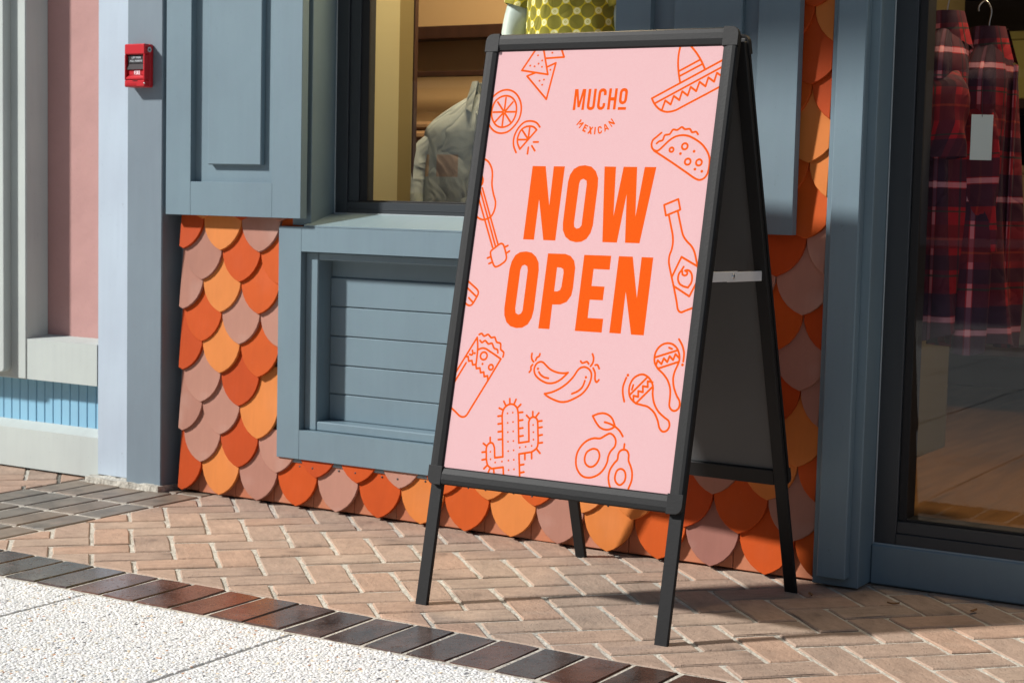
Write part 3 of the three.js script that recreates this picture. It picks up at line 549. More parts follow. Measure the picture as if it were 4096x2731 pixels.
const patchTex = (() => { // pale grey shirting with faded square patches
  const c = document.createElement('canvas'); c.width = c.height = 512; const x = c.getContext('2d');
  x.fillStyle = 'rgb(150,161,163)'; x.fillRect(0, 0, 512, 512);
  for (let j = 0; j < 40; j++) { x.fillStyle = `rgba(150,160,165,${0.06 + 0.08 * (j % 3)})`; x.fillRect(j * 12.8, 0, 4, 512); }
  x.fillStyle = 'rgba(150,110,92,0.5)'; x.fillRect(330, 190, 70, 70); x.fillStyle = 'rgba(190,150,110,0.6)'; x.fillRect(430, 190, 60, 70); x.fillStyle = 'rgba(150,160,150,0.6)'; x.fillRect(120, 195, 60, 60);
  const t = new THREE.CanvasTexture(c); t.colorSpace = THREE.SRGBColorSpace; t.wrapS = t.wrapT = THREE.RepeatWrapping; t.repeat.set(1 / 0.5, 1 / 0.5); return t;
})();
const wrinkle = tex(512, 0.5, (u, v) => { const w = fbm(u, v, 4, 3) * 0.35, a = fbm((u + w) % 1, (v + w * 0.6) % 1, 9, 3, 5), n = Math.pow(1 - Math.abs(2 * a - 1), 2.2) * 0.7 + 0.3 * fbm(u, v, 6, 3); return [n, n, n]; }, false);
const cloth = (map, k = 1) => new THREE.MeshStandardMaterial({ map, bumpMap: wrinkle, bumpScale: 0.006, color: new THREE.Color().setRGB(k, k, k), roughness: 0.9, side: THREE.DoubleSide });
const plaid = cloth(plaidTex), dots = cloth(dotTex), patch = cloth(patchTex);
function place(g, pos, yaw) { return g.clone().rotateY(yaw).translate(...pos); }
function shirt(label, pos, yaw, m, o, name, group, tag) {
  const t = thing(name, label, 'shirt', [pos[0], pos[1] - o.len, pos[2]], group);
  part(t, 'body', place(clothBody(o), pos, yaw), m);
  part(t, 'collar', place(collarGeo(o.neck * 0.95, 0.062), pos, yaw), m);
  const w = o.wide;
  const k = o.hang ?? 1.26, sr = o.sleeve ?? 1;
  part(t, 'sleeve', place(sleeveGeo([[-w * 0.55, -0.105, 0], [-w * (0.42 + k * 0.5), -0.185, 0.008], [-w * k, -0.34, 0.02], ...(o.shortLeft ? [] : [[-w * k, -0.54, 0.03]])], [0.045 * sr, 0.078 * sr, 0.076 * sr, 0.066 * sr], o.flat ?? 0.62, 1), pos, yaw), m);
  part(t, 'sleeve', place(sleeveGeo([[w * 0.55, -0.105, 0], [w * (0.42 + k * 0.5), -0.185, 0.008], [w * k, -0.36, 0.02], [w * k, -0.56, 0.03]], [0.045 * sr, 0.078 * sr, 0.072 * sr, 0.058 * sr], o.flat ?? 0.62, 2), pos, yaw), m);
  part(t, 'placket', place(metreUV(cbox(-0.014, 0.014, -o.len * 0.97, -0.055, o.deep * 0.99, o.deep * 1.12, 0.002)), pos, yaw), m);
  if (tag) {
    const [tx, ty, tz] = tag;
    const pt = part(t, 'price_tag', place(metreUV(cbox(-0.027, 0.027, -0.056, 0.056, -0.0006, 0.0006, 0.0003)), [tx, ty, tz], 0.55), mat(0.55, 0.62, 0.60, { roughness: 0.7 }), 'blank pale price tag');
    part(pt, 'string', tube([[tx, ty + 0.05, tz + 0.002], [tx - 0.004, ty + 0.09, tz - 0.004], [tx - 0.012, ty + 0.17, tz - 0.03]], 0.0008, 12, 5), M.ink);
  }
  const h = thing('coat_hanger', 'wire hanger holding the ' + label, 'hanger', [pos[0], pos[1], pos[2]], group ? 'hangers on the rail' : undefined);
  part(h, 'shoulder_bar', place(tube([[-w * 0.82, -0.115, 0], [-w * 0.4, -0.055, 0], [0, -0.02, 0], [w * 0.4, -0.055, 0], [w * 0.82, -0.115, 0]], 0.006, 20, 6), pos, yaw), M.darkWood);
  part(h, 'hook', place(tube([[0, -0.02, 0], [0.002, 0.05, 0], [-0.002, 0.088, 0], [0.014, 0.112, 0], [0.030, 0.098, 0], [0.030, 0.085, 0]], 0.0022, 24, 6), pos, yaw + Math.PI / 2), M.steel);
  return t;
}
// two plaid shirts hang edge-on behind the large pane
shirt('red plaid shirt with short cuff nearest the pillar', [1.905, 1.412, -0.37], 1.78, plaid, { len: 0.79, wide: 0.165, deep: 0.060, neck: 0.060, round: 0.11, folds: 3, amp: 0.020, ph: 0.7, hem: 1.10, shortLeft: true, hang: 1.10, sleeve: 0.80, flat: 0.5 }, 'plaid_shirt', 'plaid shirts in the window');
shirt('red plaid shirt with a blank price tag at its front', [1.990, 1.378, -0.46], 1.66, plaid, { len: 0.79, wide: 0.165, deep: 0.068, neck: 0.062, round: 0.11, folds: 4, amp: 0.022, ph: 2.1, hem: 1.15, hang: 0.96, sleeve: 0.60, flat: 0.4 }, 'plaid_shirt', 'plaid shirts in the window', [2.050, 1.125, -0.215]);
{
  const r = thing('clothes_rail', 'steel rail carrying the plaid shirts behind the glass', 'rail', [2.4, 0.101, -0.37]);
  part(r, 'bar', tube([[1.56, 1.500, -0.35], [1.95, 1.500, -0.41], [2.4, 1.500, -0.46], [3.2, 1.500, -0.46]], 0.010, 30, 10), M.steel);
  for (const x of [1.58, 3.18]) part(r, 'upright', tube([[x, 0.101, x < 2 ? -0.35 : -0.46], [x, 0.8, x < 2 ? -0.35 : -0.46], [x, 1.5, x < 2 ? -0.35 : -0.46]], 0.011, 12, 10), M.steel);
}
shirt('pale grey shirt with square patches behind the left pane', [0.452, 1.262, -0.47], 0.12, patch, { len: 0.66, wide: 0.225, deep: 0.070, round: 0.115, neck: 0.062, folds: 5, amp: 0.008, ph: 0.4, hem: 1.05, hang: 1.10, sleeve: 0.78, flat: 0.8 }, 'pale_shirt');
{ // display torso in the dotted blouse
  const m = thing('mannequin', 'display torso in an olive dotted blouse behind the glass', 'mannequin', [0.80, 0.781, -0.36]);
  const P = [0.825, 1.84, -0.36];
  part(m, 'blouse', place(clothBody({ len: 0.80, wide: 0.155, deep: 0.10, neck: 0.062, folds: 6, amp: 0.006, ph: 1.2, hem: 1.12, round: 0.16 }), P, 0.1), dots, 'olive blouse printed with discs');
  part(m, 'blouse_sleeve', sleeveGeo([[0.70, 1.70, -0.36], [0.655, 1.60, -0.345], [0.632, 1.508, -0.335]], [0.070, 0.060, 0.052], 0.9, 0.5), dots);
  part(m, 'blouse_sleeve', sleeveGeo([[0.94, 1.70, -0.36], [0.968, 1.60, -0.35], [0.978, 1.492, -0.34]], [0.070, 0.060, 0.052], 0.9, 0.5), dots);
  const skin = mat(0.52, 0.62, 0.56, { roughness: 0.45, side: THREE.DoubleSide });
  part(m, 'arm', sleeveGeo([[0.660, 1.62, -0.35], [0.625, 1.48, -0.332], [0.605, 1.36, -0.315], [0.600, 1.25, -0.29]], [0.040, 0.037, 0.035, 0.030], 1, 0), skin);
  part(m, 'arm', sleeveGeo([[0.962, 1.62, -0.35], [0.982, 1.48, -0.338], [1.000, 1.36, -0.325], [1.004, 1.25, -0.30]], [0.040, 0.037, 0.035, 0.030], 1, 0), skin);
  part(m, 'neck', tube([[0.80, 1.80, -0.36], [0.80, 1.86, -0.36], [0.80, 1.92, -0.355]], 0.052, 8, 16), skin);
  part(m, 'pole', tube([[0.80, 0.79, -0.36], [0.80, 1.0, -0.36], [0.80, 1.2, -0.36]], 0.012, 6, 10), M.steel);
  part(m, 'foot_plate', metreUV(new THREE.CylinderGeometry(0.15, 0.16, 0.012, 32).translate(0.80, 0.7875, -0.36)), M.steel);
}
{ // stock deeper in the shop, seen dimly past the shirts
  const s = thing('stock_shelf', 'dark shelving with pale boxes deep inside the shop', 'shelf', [2.1, 0.101, -3.0]);
  for (const x of [0.6, 1.6, 2.6]) part(s, 'upright', cbox(x, x + 0.05, 0.101, 2.3, -3.4, -2.9, 0.003), M.darkWood);
  for (const y of [0.35, 0.85, 1.35, 1.85]) part(s, 'shelf', cbox(0.55, 2.7, y, y + 0.04, -3.42, -2.88, 0.003), M.darkWood);
  const cc = ['yellow', 'cream', 'dark', 'ochre', 'grey', 'tan'], cv = [[0.45, 0.40, 0.12], [0.5, 0.45, 0.33], [0.05, 0.05, 0.06], [0.42, 0.28, 0.09], [0.2, 0.2, 0.2], [0.38, 0.28, 0.16]];
  let n = 0;
  for (const y of [0.39, 0.89, 1.39]) for (let i = 0; i < 6; i++) {
    const x = 0.68 + i * 0.31 + (i > 2 ? 0.09 : 0), k = (i * 2 + n) % 6, h = 0.2 + 0.04 * ((i + n) % 3);
    const b = thing('stock_box', `${cc[k]} box on the ${['lowest', 'middle', 'upper'][n]} stock shelf, ${['first', 'second', 'third', 'fourth', 'fifth', 'sixth'][i]} from the left`, 'box', [x, y + 0.001, -3.1], 'boxes on the stock shelves');
    part(b, 'carton', cbox(x, x + 0.24, y + 0.001, y + h, -3.32, -2.95, 0.006), mat(...cv[k], { roughness: 0.9 }));
    part(b, 'lid', cbox(x - 0.004, x + 0.244, y + h + 0.0005, y + h + 0.035, -3.324, -2.946, 0.004), mat(cv[k][0] * 0.8, cv[k][1] * 0.8, cv[k][2] * 0.8, { roughness: 0.9 }));
    if (i === 5) n++;
  }
}
RectAreaLightUniformsLib.init();
function ceilingLamp(x, z, label, power) { // square ceiling fitting over a display
  const t = thing('ceiling_lamp', label, 'lamp', [x, 2.6, z], 'ceiling lamps in the shop');
  part(t, 'housing', cbox(x - 0.22, x + 0.22, 2.585, 2.619, z - 0.22, z + 0.22, 0.004), M.white);
  const glow = new THREE.MeshStandardMaterial({ color: 0xffffff, emissive: new THREE.Color(1, 0.78, 0.5), emissiveIntensity: 1.6, roughness: 0.8 });
  part(t, 'diffuser', cbox(x - 0.19, x + 0.19, 2.572, 2.5845, z - 0.19, z + 0.19, 0.003), glow);
  const l = new THREE.RectAreaLight(new THREE.Color(1, 0.76, 0.46), power, 0.38, 0.38);
  l.position.set(0, 2.566 - 2.6, 0); l.rotation.x = -Math.PI / 2; t.add(l);
}
ceilingLamp(0.66, -0.34, 'glowing square ceiling lamp over the left window display', 80);
ceilingLamp(2.30, -0.75, 'glowing square ceiling lamp above the plaid shirts', 45);

// ---------- fire alarm pull station on the grey post ----------
const textMesh = (() => {
  // flat print: a canvas label on a thin plate
  return (w, h, draw, ppm, o = {}) => {
    const c = document.createElement('canvas'); c.width = Math.round(w * ppm); c.height = Math.round(h * ppm); const x = c.getContext('2d'); draw(x, c.width, c.height);
    const t = new THREE.CanvasTexture(c); t.colorSpace = THREE.SRGBColorSpace; t.anisotropy = 8;
    const m = new THREE.MeshStandardMaterial({ map: t, roughness: 0.5, ...o });
    return [new THREE.PlaneGeometry(w, h), m];
  };
})();
{
  const x0 = -0.5360, x1 = -0.4505, y0 = 1.2625, y1 = 1.3945, zb = 0.0602, zf = 0.1000;
  const a = thing('fire_alarm', 'small red fire alarm pull box on the grey post', 'fire alarm', [-0.4932, y0, zb]);
  // shell with an open face
  part(a, 'shell', merge([cbox(x0, x1, y0, y1, zb, 0.0770, 0.003), cbox(x0, x1, 1.3620, y1 - 0.0002, 0.0765, zf, 0.003), cbox(x0, x0 + 0.006, 1.2840, 1.3622, 0.0765, zf - 0.0003, 0.002), cbox(x1 - 0.008, x1, 1.2840, 1.3622, 0.0765, zf - 0.0003, 0.002), cbox(x0, x1, y0 + 0.0002, 1.2842, 0.0765, zf - 0.0001, 0.003)]), M.red);
  const [pg, pm] = textMesh(0.068, 0.026, (x, w, h) => {
    x.fillStyle = '#161013'; x.fillRect(0, 0, w, h); x.fillStyle = '#c4cbd0'; x.textAlign = 'center'; x.textBaseline = 'middle'; x.font = `bold ${h * 0.30}px sans-serif`; x.fillText('LIFT THEN', w / 2, h * 0.30); x.fillText('PULL HANDLE', w / 2, h * 0.68);
  }, 6000);
  pg.translate(-0.4935, 1.3475, 0.0920); part(a, 'instruction_plate', merge([cbox(-0.5285, -0.4590, 1.3335, 1.3615, 0.0768, 0.0915, 0.001)]), M.ink);
  part(a, 'instruction_text', pg, pm);
  part(a, 'lift_flap', (() => { const s = new THREE.Shape([[0.077, 0.0], [0.0955, 0.0], [0.0915, 0.0165], [0.077, 0.0165]].map((p) => new THREE.Vector2(...p))); const g = new THREE.ExtrudeGeometry(s, { depth: 0.070, bevelEnabled: false }); g.rotateY(-Math.PI / 2); g.translate(-0.4588, 1.3165, 0); return metreUV(g); })(), mat(0.028, 0.016, 0.016, { roughness: 0.2 }));
  const hd = part(a, 'pull_handle', cbox(-0.5285, -0.4590, 1.2985, 1.3162, 0.0768, 0.0905, 0.0015), M.red);
  part(hd, 'handle_lip', (() => { const s = new THREE.Shape([[0.077, 0.0], [0.0985, 0.0], [0.0985, 0.004], [0.0912, 0.0115], [0.077, 0.0115]].map((p) => new THREE.Vector2(...p))); const g = new THREE.ExtrudeGeometry(s, { depth: 0.070, bevelEnabled: false }); g.rotateY(-Math.PI / 2); g.translate(-0.4588, 1.2868, 0); return metreUV(g); })(), M.red);
  const [fg, fm] = textMesh(0.034, 0.017, (x, w, h) => { x.fillStyle = '#a51022'; x.fillRect(0, 0, w, h); x.fillStyle = '#f4eef2'; x.textAlign = 'center'; x.textBaseline = 'middle'; x.font = `bold ${h * 0.98}px sans-serif`; x.save(); x.translate(w / 2, h * 0.53); x.scale(0.72, 1); x.fillText('FIRE', 0, 0); x.restore(); }, 6000);
  fg.translate(-0.490, 1.3075, 0.0911); part(a, 'fire_text', fg, fm);
  part(a, 'slot', cbox(-0.500, -0.480, 1.2795, 1.2825, 0.0985, 0.1004, 0.0003), M.ink);
  part(a, 'plate', cbox(-0.5290, -0.4860, 1.2660, 1.2740, 0.0995, 0.1006, 0.0003), mat(0.38, 0.004, 0.010, { roughness: 0.35 }));
  const lock = new THREE.CylinderGeometry(0.0078, 0.0082, 0.006, 24).rotateZ(Math.PI / 2).translate(x1 + 0.002, 1.3770, 0.0835);
  const lk = part(a, 'lock', metreUV(lock), M.steel);
  part(lk, 'keyhole', metreUV(new THREE.CylinderGeometry(0.0030, 0.0030, 0.0012, 16).rotateZ(Math.PI / 2).translate(x1 + 0.0052, 1.3770, 0.0835)), M.ink);
  part(a, 'screw', metreUV(new THREE.SphereGeometry(0.0028, 12, 8).translate(x1 - 0.002, 1.2735, 0.0990)), M.steel);
}

// ---------- the A-frame advertising board ----------
const ART = [
["l",100.3,-1.9,70.3,47.1,142.8,58.2,123.1,-1.5],
["l",132.2,18.9,180.5,16.9,171.4,-1.5],
["l",108.7,53.3,86.6,61.2,147.5,118.1,160.5,30.5,138.6,39.8],
["d",109.3,11.2,2.2],
["d",122.6,24.0,2.2],
["d",113.6,31.6,2.2],
["d",91.5,35.9,2.2],
["d",103.7,37.8,2.2],
["d",124.1,39.3,2.2],
["d",147.2,5.7,2.2],
["d",148.0,47.1,2.2],
["d",122.5,73.2,2.2],
["d",134.1,70.6,2.2],
["d",131.1,83.0,2.2],
["S",36.7,93.9,56.9,99.7,73.6,115.8,82.4,138.1,80.8,163.2,69.6,182.5,54.1,196.0,36.1,200.0,18.9,196.3,3.8,184.7,-7.8,167.2,-13.8,145.8,-10.1,124.3,1.0,109.7,17.0,98.1],
["S",35.2,108.5,52.3,112.8,65.4,126.5,70.1,145.8,66.0,166.1,54.9,179.6,37.1,185.5,19.8,180.7,6.3,165.2,1.5,145.8,6.6,124.3,19.2,112.7],
["l",36.6,113.7,36.7,142.9],
["l",57.3,123.9,40.7,144.2],
["l",66.5,147.9,41.9,147.9],
["l",58.8,173.8,41.0,153.5],
["l",36.2,182.6,35.9,153.5],
["l",14.2,173.0,32.5,152.6],
["l",6.6,148.5,30.9,148.1],
["l",15.4,123.8,32.9,143.8],
["S",39.7,148.1,39.4,150.2,38.0,151.4,35.9,151.4,34.1,150.2,33.1,148.1,33.4,146.1,34.9,144.8,36.9,144.8,38.8,146.1],
["s",139.6,184.7,129.1,174.6,113.4,170.4,96.5,173.1,84.0,184.3,75.5,199.8,72.7,217.1,76.1,232.5,84.2,246.4],
["s",93.3,238.1,85.2,224.7,83.1,211.3,88.8,193.9,99.4,185.2,113.1,182.9,124.3,185.5,132.1,191.8],
["l",132.1,191.8,93.3,238.1],
["l",93.4,192.9,110.4,212.0],
["l",112.5,186.1,112.5,210.1],
["l",86.2,215.5,109.4,215.3],
["l",127.9,221.1,140.4,220.9],
["l",124.6,230.1,134.3,241.8],
["l",115.9,234.0,115.6,249.3],
["s",477.1,-0.9,475.5,19.0,476.8,39.0,481.2,61.1,487.7,83.3],
["s",504.3,-0.3,519.3,15.4,533.5,34.3,543.9,52.0],
["l",481.5,56.3,530.6,30.5],
["l",484.7,67.8,536.7,40.9],
["l",584.9,32.9,422.0,118.7],
["l",585.1,48.8,430.8,130.5],
["s",422.0,118.7,429.6,130.5,440.7,141.5,452.8,148.2,466.8,150.4,485.2,146.4,500.6,138.3,520.3,128.1,550.8,112.2,585.3,93.9],
["l",451.2,143.8,456.1,123.9,470.9,133.4,476.0,113.6,490.8,123.4,495.4,103.1,510.1,113.1,514.9,93.2,529.8,103.4,535.1,81.9,550.9,92.6,555.2,72.1,570.4,82.2,574.6,61.8,584.2,68.0],
["s",456.8,198.4,446.2,207.7,437.7,215.5,435.7,226.6,440.6,236.4,450.6,240.3,459.4,235.1,478.2,216.3,493.4,206.9,511.8,204.0,531.0,208.2,556.1,222.1,572.1,238.2,581.2,255.3,582.9,276.9,579.5,294.2,569.3,304.1,555.3,303.3,527.7,287.6,489.6,265.4,443.4,239.7],
["s",447.8,223.1,453.6,218.2,461.9,215.3,465.9,204.3,477.4,201.6,484.2,191.4,494.9,192.0,505.1,185.4,513.5,190.4,525.0,189.7,531.9,197.3,541.0,196.1,546.9,202.0],
["r",486.7,237.4,5],
["r",518.2,229.4,7],
["r",529.9,264.3,7],
["r",557.3,265.9,7],
["d",509.7,246.1,3],
["d",542.3,240.7,3],
["d",549.6,281.1,3],
["d",566.8,285.8,3],
["s",-2.2,262.0,11.4,269.8,22.4,284.7,27.0,299.7,29.5,324.7,37.0,347.0,45.7,366.8,45.4,386.7,37.8,401.9,20.4,409.9,5.5,406.7,-3.3,400.2],
["s",-2.1,303.3,2.8,312.7,2.4,322.8,-2.4,329.2],
["l",4.1,333.3,68.0,467.9],
["l",-1.8,336.7,61.6,472.6],
["l",-2.7,358.0,54.1,475.3],
["S",77.6,465.5,84.6,470.9,94.7,493.9,94.8,503.8,88.8,510.9,74.7,519.9,66.1,519.8,58.0,507.9,50.8,490.8,51.9,483.4,62.0,475.0,70.8,467.7],
["l",86.0,474.1,95.2,469.7],
["l",93.7,487.8,101.4,482.5],
["l",43.9,501.5,52.7,497.7],
["l",50.2,514.4,59.0,510.3],
["s",-4.0,556.7,17.0,570.5,28.3,578.6,31.6,587.0,27.1,598.4,19.3,612.4,12.7,616.5,3.7,614.1,-4.5,607.6],
["l",-3.4,572.8,27.9,594.7],
["l",7.0,598.3,21.7,609.8],
["l",-6.0,589.1,-1.1,592.5],
["L",485.2,363.6,518.1,349.5,526.1,373.2,492.7,387.5],
["s",499.9,386.7,508.6,411.7,515.0,430.9,517.8,448.3,516.8,463.9,513.4,477.6,514.0,493.1,520.2,512.1,533.4,548.1,543.8,578.4,549.3,596.3,557.5,602.5,567.3,598.5,586.8,590.2],
["s",520.9,378.2,531.1,407.1,540.0,430.0,550.5,443.1,563.5,454.2,572.5,467.3,580.4,488.1,587.0,507.0],
["l",525.6,524.4,542.9,479.2,587.2,500.3],
["l",533.0,545.3,572.9,566.2,587.3,531.9],
["s",551.0,501.0,546.9,508.9,541.7,516.9,540.8,528.5,545.7,538.8,554.8,544.1,567.0,546.8],
["s",567.0,546.8,573.4,536.4,574.4,524.9,570.4,513.6,562.4,508.2,555.3,509.5],
["s",555.3,509.5,560.2,512.1,561.5,516.9,556.8,520.4,550.7,518.4,548.8,510.8],
["l",-4.2,781.9,19.0,738.5,44.8,690.6],
["s",44.8,690.6,49.6,712.9,51.0,735.5,51.2,753.5],
["l",-4.1,804.6,23.5,752.6],
["s",52.0,719.1,61.8,715.1,72.4,715.9,83.7,721.1,100.5,728.9,116.4,737.0],
["l",116.4,737.0,90.5,787.2],
["s",90.5,787.2,71.7,822.4,54.2,855.3,43.3,875.0,33.5,879.7,24.4,877.5,12.5,869.5,-5.2,858.3],
["l",19.0,738.5,26.7,737.2,29.8,747.9,38.7,746.2,42.3,756.0,50.5,754.3,53.8,763.8,63.1,761.9,66.5,772.6,74.9,770.5,77.8,781.2,86.6,778.6,88.7,788.9],
["s",49.0,683.6,55.6,680.9,63.4,686.4,73.2,681.9,83.0,688.8,92.3,687.4,99.2,698.2,110.0,701.2,112.9,714.5,121.7,721.3,121.3,731.8],
["s",53.4,697.3,59.7,701.7,67.7,696.9,77.5,703.9,86.8,702.1,94.5,712.8,103.7,715.9,106.2,723.2],
["r",69.3,732.9,9],
["r",92.5,757.9,6],
["d",68.6,751.9,2.6],
["d",43.7,728.1,2.6],
["s",36.1,722.2,38.6,728.8,35.7,732.8,30.2,731.7],
["s",297.0,755.5,285.8,757.8,269.2,757.2,251.8,752.2,238.3,743.4,229.6,737.2,221.6,736.0,213.3,740.4,208.9,748.6,208.6,757.5,214.0,767.8,226.6,776.7,243.1,782.7,256.4,783.1,270.2,779.0,283.2,770.2,297.0,755.5],
["s",221.2,759.4,227.2,765.8,236.8,770.5,248.2,772.2],
["d",217.9,752.3,2.8],
["s",197.3,718.4,197.2,726.8,200.5,734.0,204.4,737.1],
["s",218.1,717.9,216.9,723.4,211.3,727.3,209.1,733.6],
["s",202.6,744.1,198.9,749.4,199.9,756.2,196.3,761.9],
["s",243.3,808.1,259.5,803.8,278.1,794.9,295.9,781.8,311.0,765.1,320.6,748.8,327.3,742.5,336.7,739.9,346.8,742.5,354.3,749.1,357.3,758.5,355.6,773.1,349.1,788.1,338.1,801.6,321.2,812.6,303.9,820.9,286.7,823.3,268.5,819.6,252.1,813.7,243.3,808.1],
["s",313.4,802.7,327.5,795.7,337.9,785.2,342.3,770.8],
["d",343.8,762.7,2.8],
["s",325.3,727.2,330.0,731.2,336.2,729.2,341.4,727.4,346.6,731.9],
["s",353.0,709.1,357.1,718.0,356.7,728.7,352.0,736.8],
["s",363.4,733.5,369.2,733.0,374.4,740.8],
["s",359.0,740.6,365.4,751.2,367.4,765.4,372.1,771.6,377.2,766.1],
["s",519.1,730.8,510.0,719.3,507.2,707.3,509.0,693.4,517.2,680.6,529.6,673.6,544.5,673.3,557.1,680.8,565.2,693.9,567.6,707.4,564.8,719.7,559.5,735.3,558.3,750.5,562.4,768.3,571.3,785.7,579.4,797.0,580.9,808.2,577.1,816.1,569.4,819.8,561.5,816.7,556.6,808.1,556.0,788.5,553.8,772.0,545.6,754.5,533.9,741.8,519.1,730.8],
["l",508.2,706.0,559.6,687.0],
["l",519.0,730.0,565.5,712.1],
["l",513.1,723.3,515.7,712.0,525.9,719.6,529.9,706.4,539.3,714.3,543.3,700.8,552.6,708.8,556.6,695.3,565.9,703.0],
["l",539.4,682.1,546.9,684.6],
["s",560.7,662.0,570.4,675.3,576.7,691.6,577.3,710.4],
["d",576.4,717.6,3],
["s",475.8,811.3,461.7,801.1,455.6,787.8,455.7,770.9,463.7,755.0,479.3,746.1,493.0,748.1,505.3,757.8,512.1,770.9,513.6,787.5,519.6,806.8,531.9,823.9,548.5,836.0,559.3,842.5,562.8,854.2,557.3,864.5,547.8,866.9,539.3,859.4,532.9,843.4,522.5,827.7,505.8,816.3,492.1,813.7,475.8,811.3],
["l",458.1,793.7,496.0,750.9],
["l",476.4,810.2,510.6,771.8],
["l",469.4,808.0,467.5,794.5,479.5,796.2,477.7,783.2,489.4,785.0,487.5,771.4,499.8,772.7,497.7,759.9,509.9,761.2],
["l",463.9,771.0,461.9,781.2],
["s",444.6,756.0,439.4,775.3,440.9,792.1,446.7,809.2],
["d",447.7,750.1,3],
["s",155.6,961.4,150.6,931.3,143.9,891.0,139.7,866.8,141.2,852.9,148.4,843.4,158.0,839.1,168.4,840.3,177.5,848.4,182.1,862.9],
["l",155.6,961.4,134.6,965.6,130.2,942.9],
["s",130.2,942.9,125.3,934.5,118.6,932.4,111.4,937.2,108.8,946.4,110.9,959.8,113.4,973.3,118.8,985.0,130.2,991.3],
["l",130.2,991.3,160.0,984.8,163.2,1000.7],
["l",182.1,862.9,192.8,925.8,218.8,919.9,211.8,876.5],
["s",211.8,876.5,214.7,867.4,222.7,863.3,231.8,867.2,235.6,877.0,238.8,895.6,242.7,919.5,240.9,933.2,229.3,943.1],
["l",229.3,943.1,197.1,950.8,206.4,1001.5],
["l",138.9,853.8,129.2,850.6],
["l",145.5,843.0,139.1,834.2],
["l",155.7,837.3,154.1,826.9],
["l",167.3,838.3,170.8,827.1],
["l",177.9,845.6,184.9,837.5],
["l",138.0,868.0,128.7,869.8],
["l",141.0,885.4,131.8,887.6],
["l",144.2,903.3,134.7,905.5],
["l",147.5,921.4,137.8,923.3],
["l",184.2,856.2,192.6,854.9],
["l",187.0,874.5,195.3,872.6],
["l",190.2,892.4,198.3,890.7],
["l",193.2,910.4,201.5,908.4],
["l",212.4,867.7,203.7,861.3],
["l",220.4,861.5,218.9,851.5],
["l",229.3,861.4,235.0,853.0],
["l",237.1,871.8,245.3,870.1],
["l",239.6,886.4,247.9,884.3],
["l",242.7,904.0,250.8,901.6],
["l",245.7,921.0,253.9,919.1],
["l",242.1,935.8,251.0,943.6],
["l",212.6,950.2,214.3,961.5],
["l",229.7,945.8,231.5,957.7],
["l",204.7,975.3,212.9,973.1],
["l",207.7,992.6,215.9,990.3],
["l",117.0,930.5,115.4,920.4],
["l",108.3,940.9,99.2,935.7],
["l",107.7,954.7,98.9,956.3],
["l",110.4,971.5,101.6,973.8],
["l",116.3,985.9,109.5,993.5],
["l",124.9,993.2,122.2,1001.0],
["l",136.0,993.4,137.7,1000.7],
["d",153.0,861.0,2.0],
["d",166.7,857.9,2.0],
["d",156.7,882.7,2.0],
["d",170.5,879.4,2.0],
["d",160.4,904.0,2.0],
["d",174.2,900.8,2.0],
["d",164.1,925.6,2.0],
["d",178.0,922.5,2.0],
["d",167.8,947.0,2.0],
["d",181.8,943.8,2.0],
["d",171.6,968.3,2.0],
["d",185.4,965.2,2.0],
["d",175.4,989.9,2.0],
["d",189.2,986.8,2.0],
["d",224.2,881.5,2.0],
["d",227.1,897.8,2.0],
["d",229.9,914.6,2.0],
["d",227.2,929.2,2.0],
["d",211.9,932.7,2.0],
["d",197.0,935.9,2.0],
["d",120.9,953.1,2.0],
["d",123.8,970.1,2.0],
["d",137.3,976.2,2.0],
["d",154.9,972.3,2.0],
["s",373.1,848.0,386.4,841.9,400.5,839.6,413.9,843.3,423.7,851.4,431.5,866.0],
["s",431.5,866.0,422.4,872.6,409.9,875.5,395.1,872.0,383.4,861.5,373.1,848.0],
["s",404.7,859.1,418.0,861.5,431.6,866.7,444.2,875.1,453.6,886.3],
["S",421.1,883.0,431.7,887.8,437.7,897.4,437.1,910.3,428.1,922.7,424.1,934.6,423.1,947.5,415.6,964.9,403.1,977.7,384.0,985.5,364.8,983.1,351.3,970.4,345.3,954.2,346.0,933.5,355.0,915.8,367.8,903.6,382.8,897.3,398.5,896.1,410.4,888.6],
["S",386.2,920.5,396.7,923.3,402.3,934.2,400.1,947.3,391.6,958.4,380.5,961.5,370.3,955.5,366.2,944.4,368.9,931.2,376.6,924.0],
["s",438.9,1003.1,433.8,992.2,430.9,979.8,432.5,963.1,440.3,948.2,447.5,938.6,448.0,927.0,451.8,919.0,459.8,915.4,468.6,917.3,473.7,925.7,475.0,938.2,481.7,950.2,487.1,963.6,488.1,981.2,482.9,999.4],
["l",460.2,903.1,460.1,914.3],
["S",458.0,958.1,467.8,961.8,472.4,972.8,470.4,985.7,461.0,993.7,451.1,989.0,446.7,978.1,449.6,963.8],
["f",[221.3,94.6,230.1,94.7,236.1,124.7,241.9,94.6,250.6,94.6,250.9,144.5,244.0,144.4,244.9,109.3,239.1,138.4,233.2,138.4,227.2,109.2,228.3,144.7,221.4,144.7]],
["f",[257.2,94.6,264.2,94.5,264.0,134.3,265.1,137.2,268.0,138.0,271.2,136.6,271.9,134.3,271.6,94.5,278.4,94.5,278.5,135.7,277.1,140.7,272.7,144.5,267.3,145.2,262.1,143.8,258.4,140.2,257.2,135.7]],
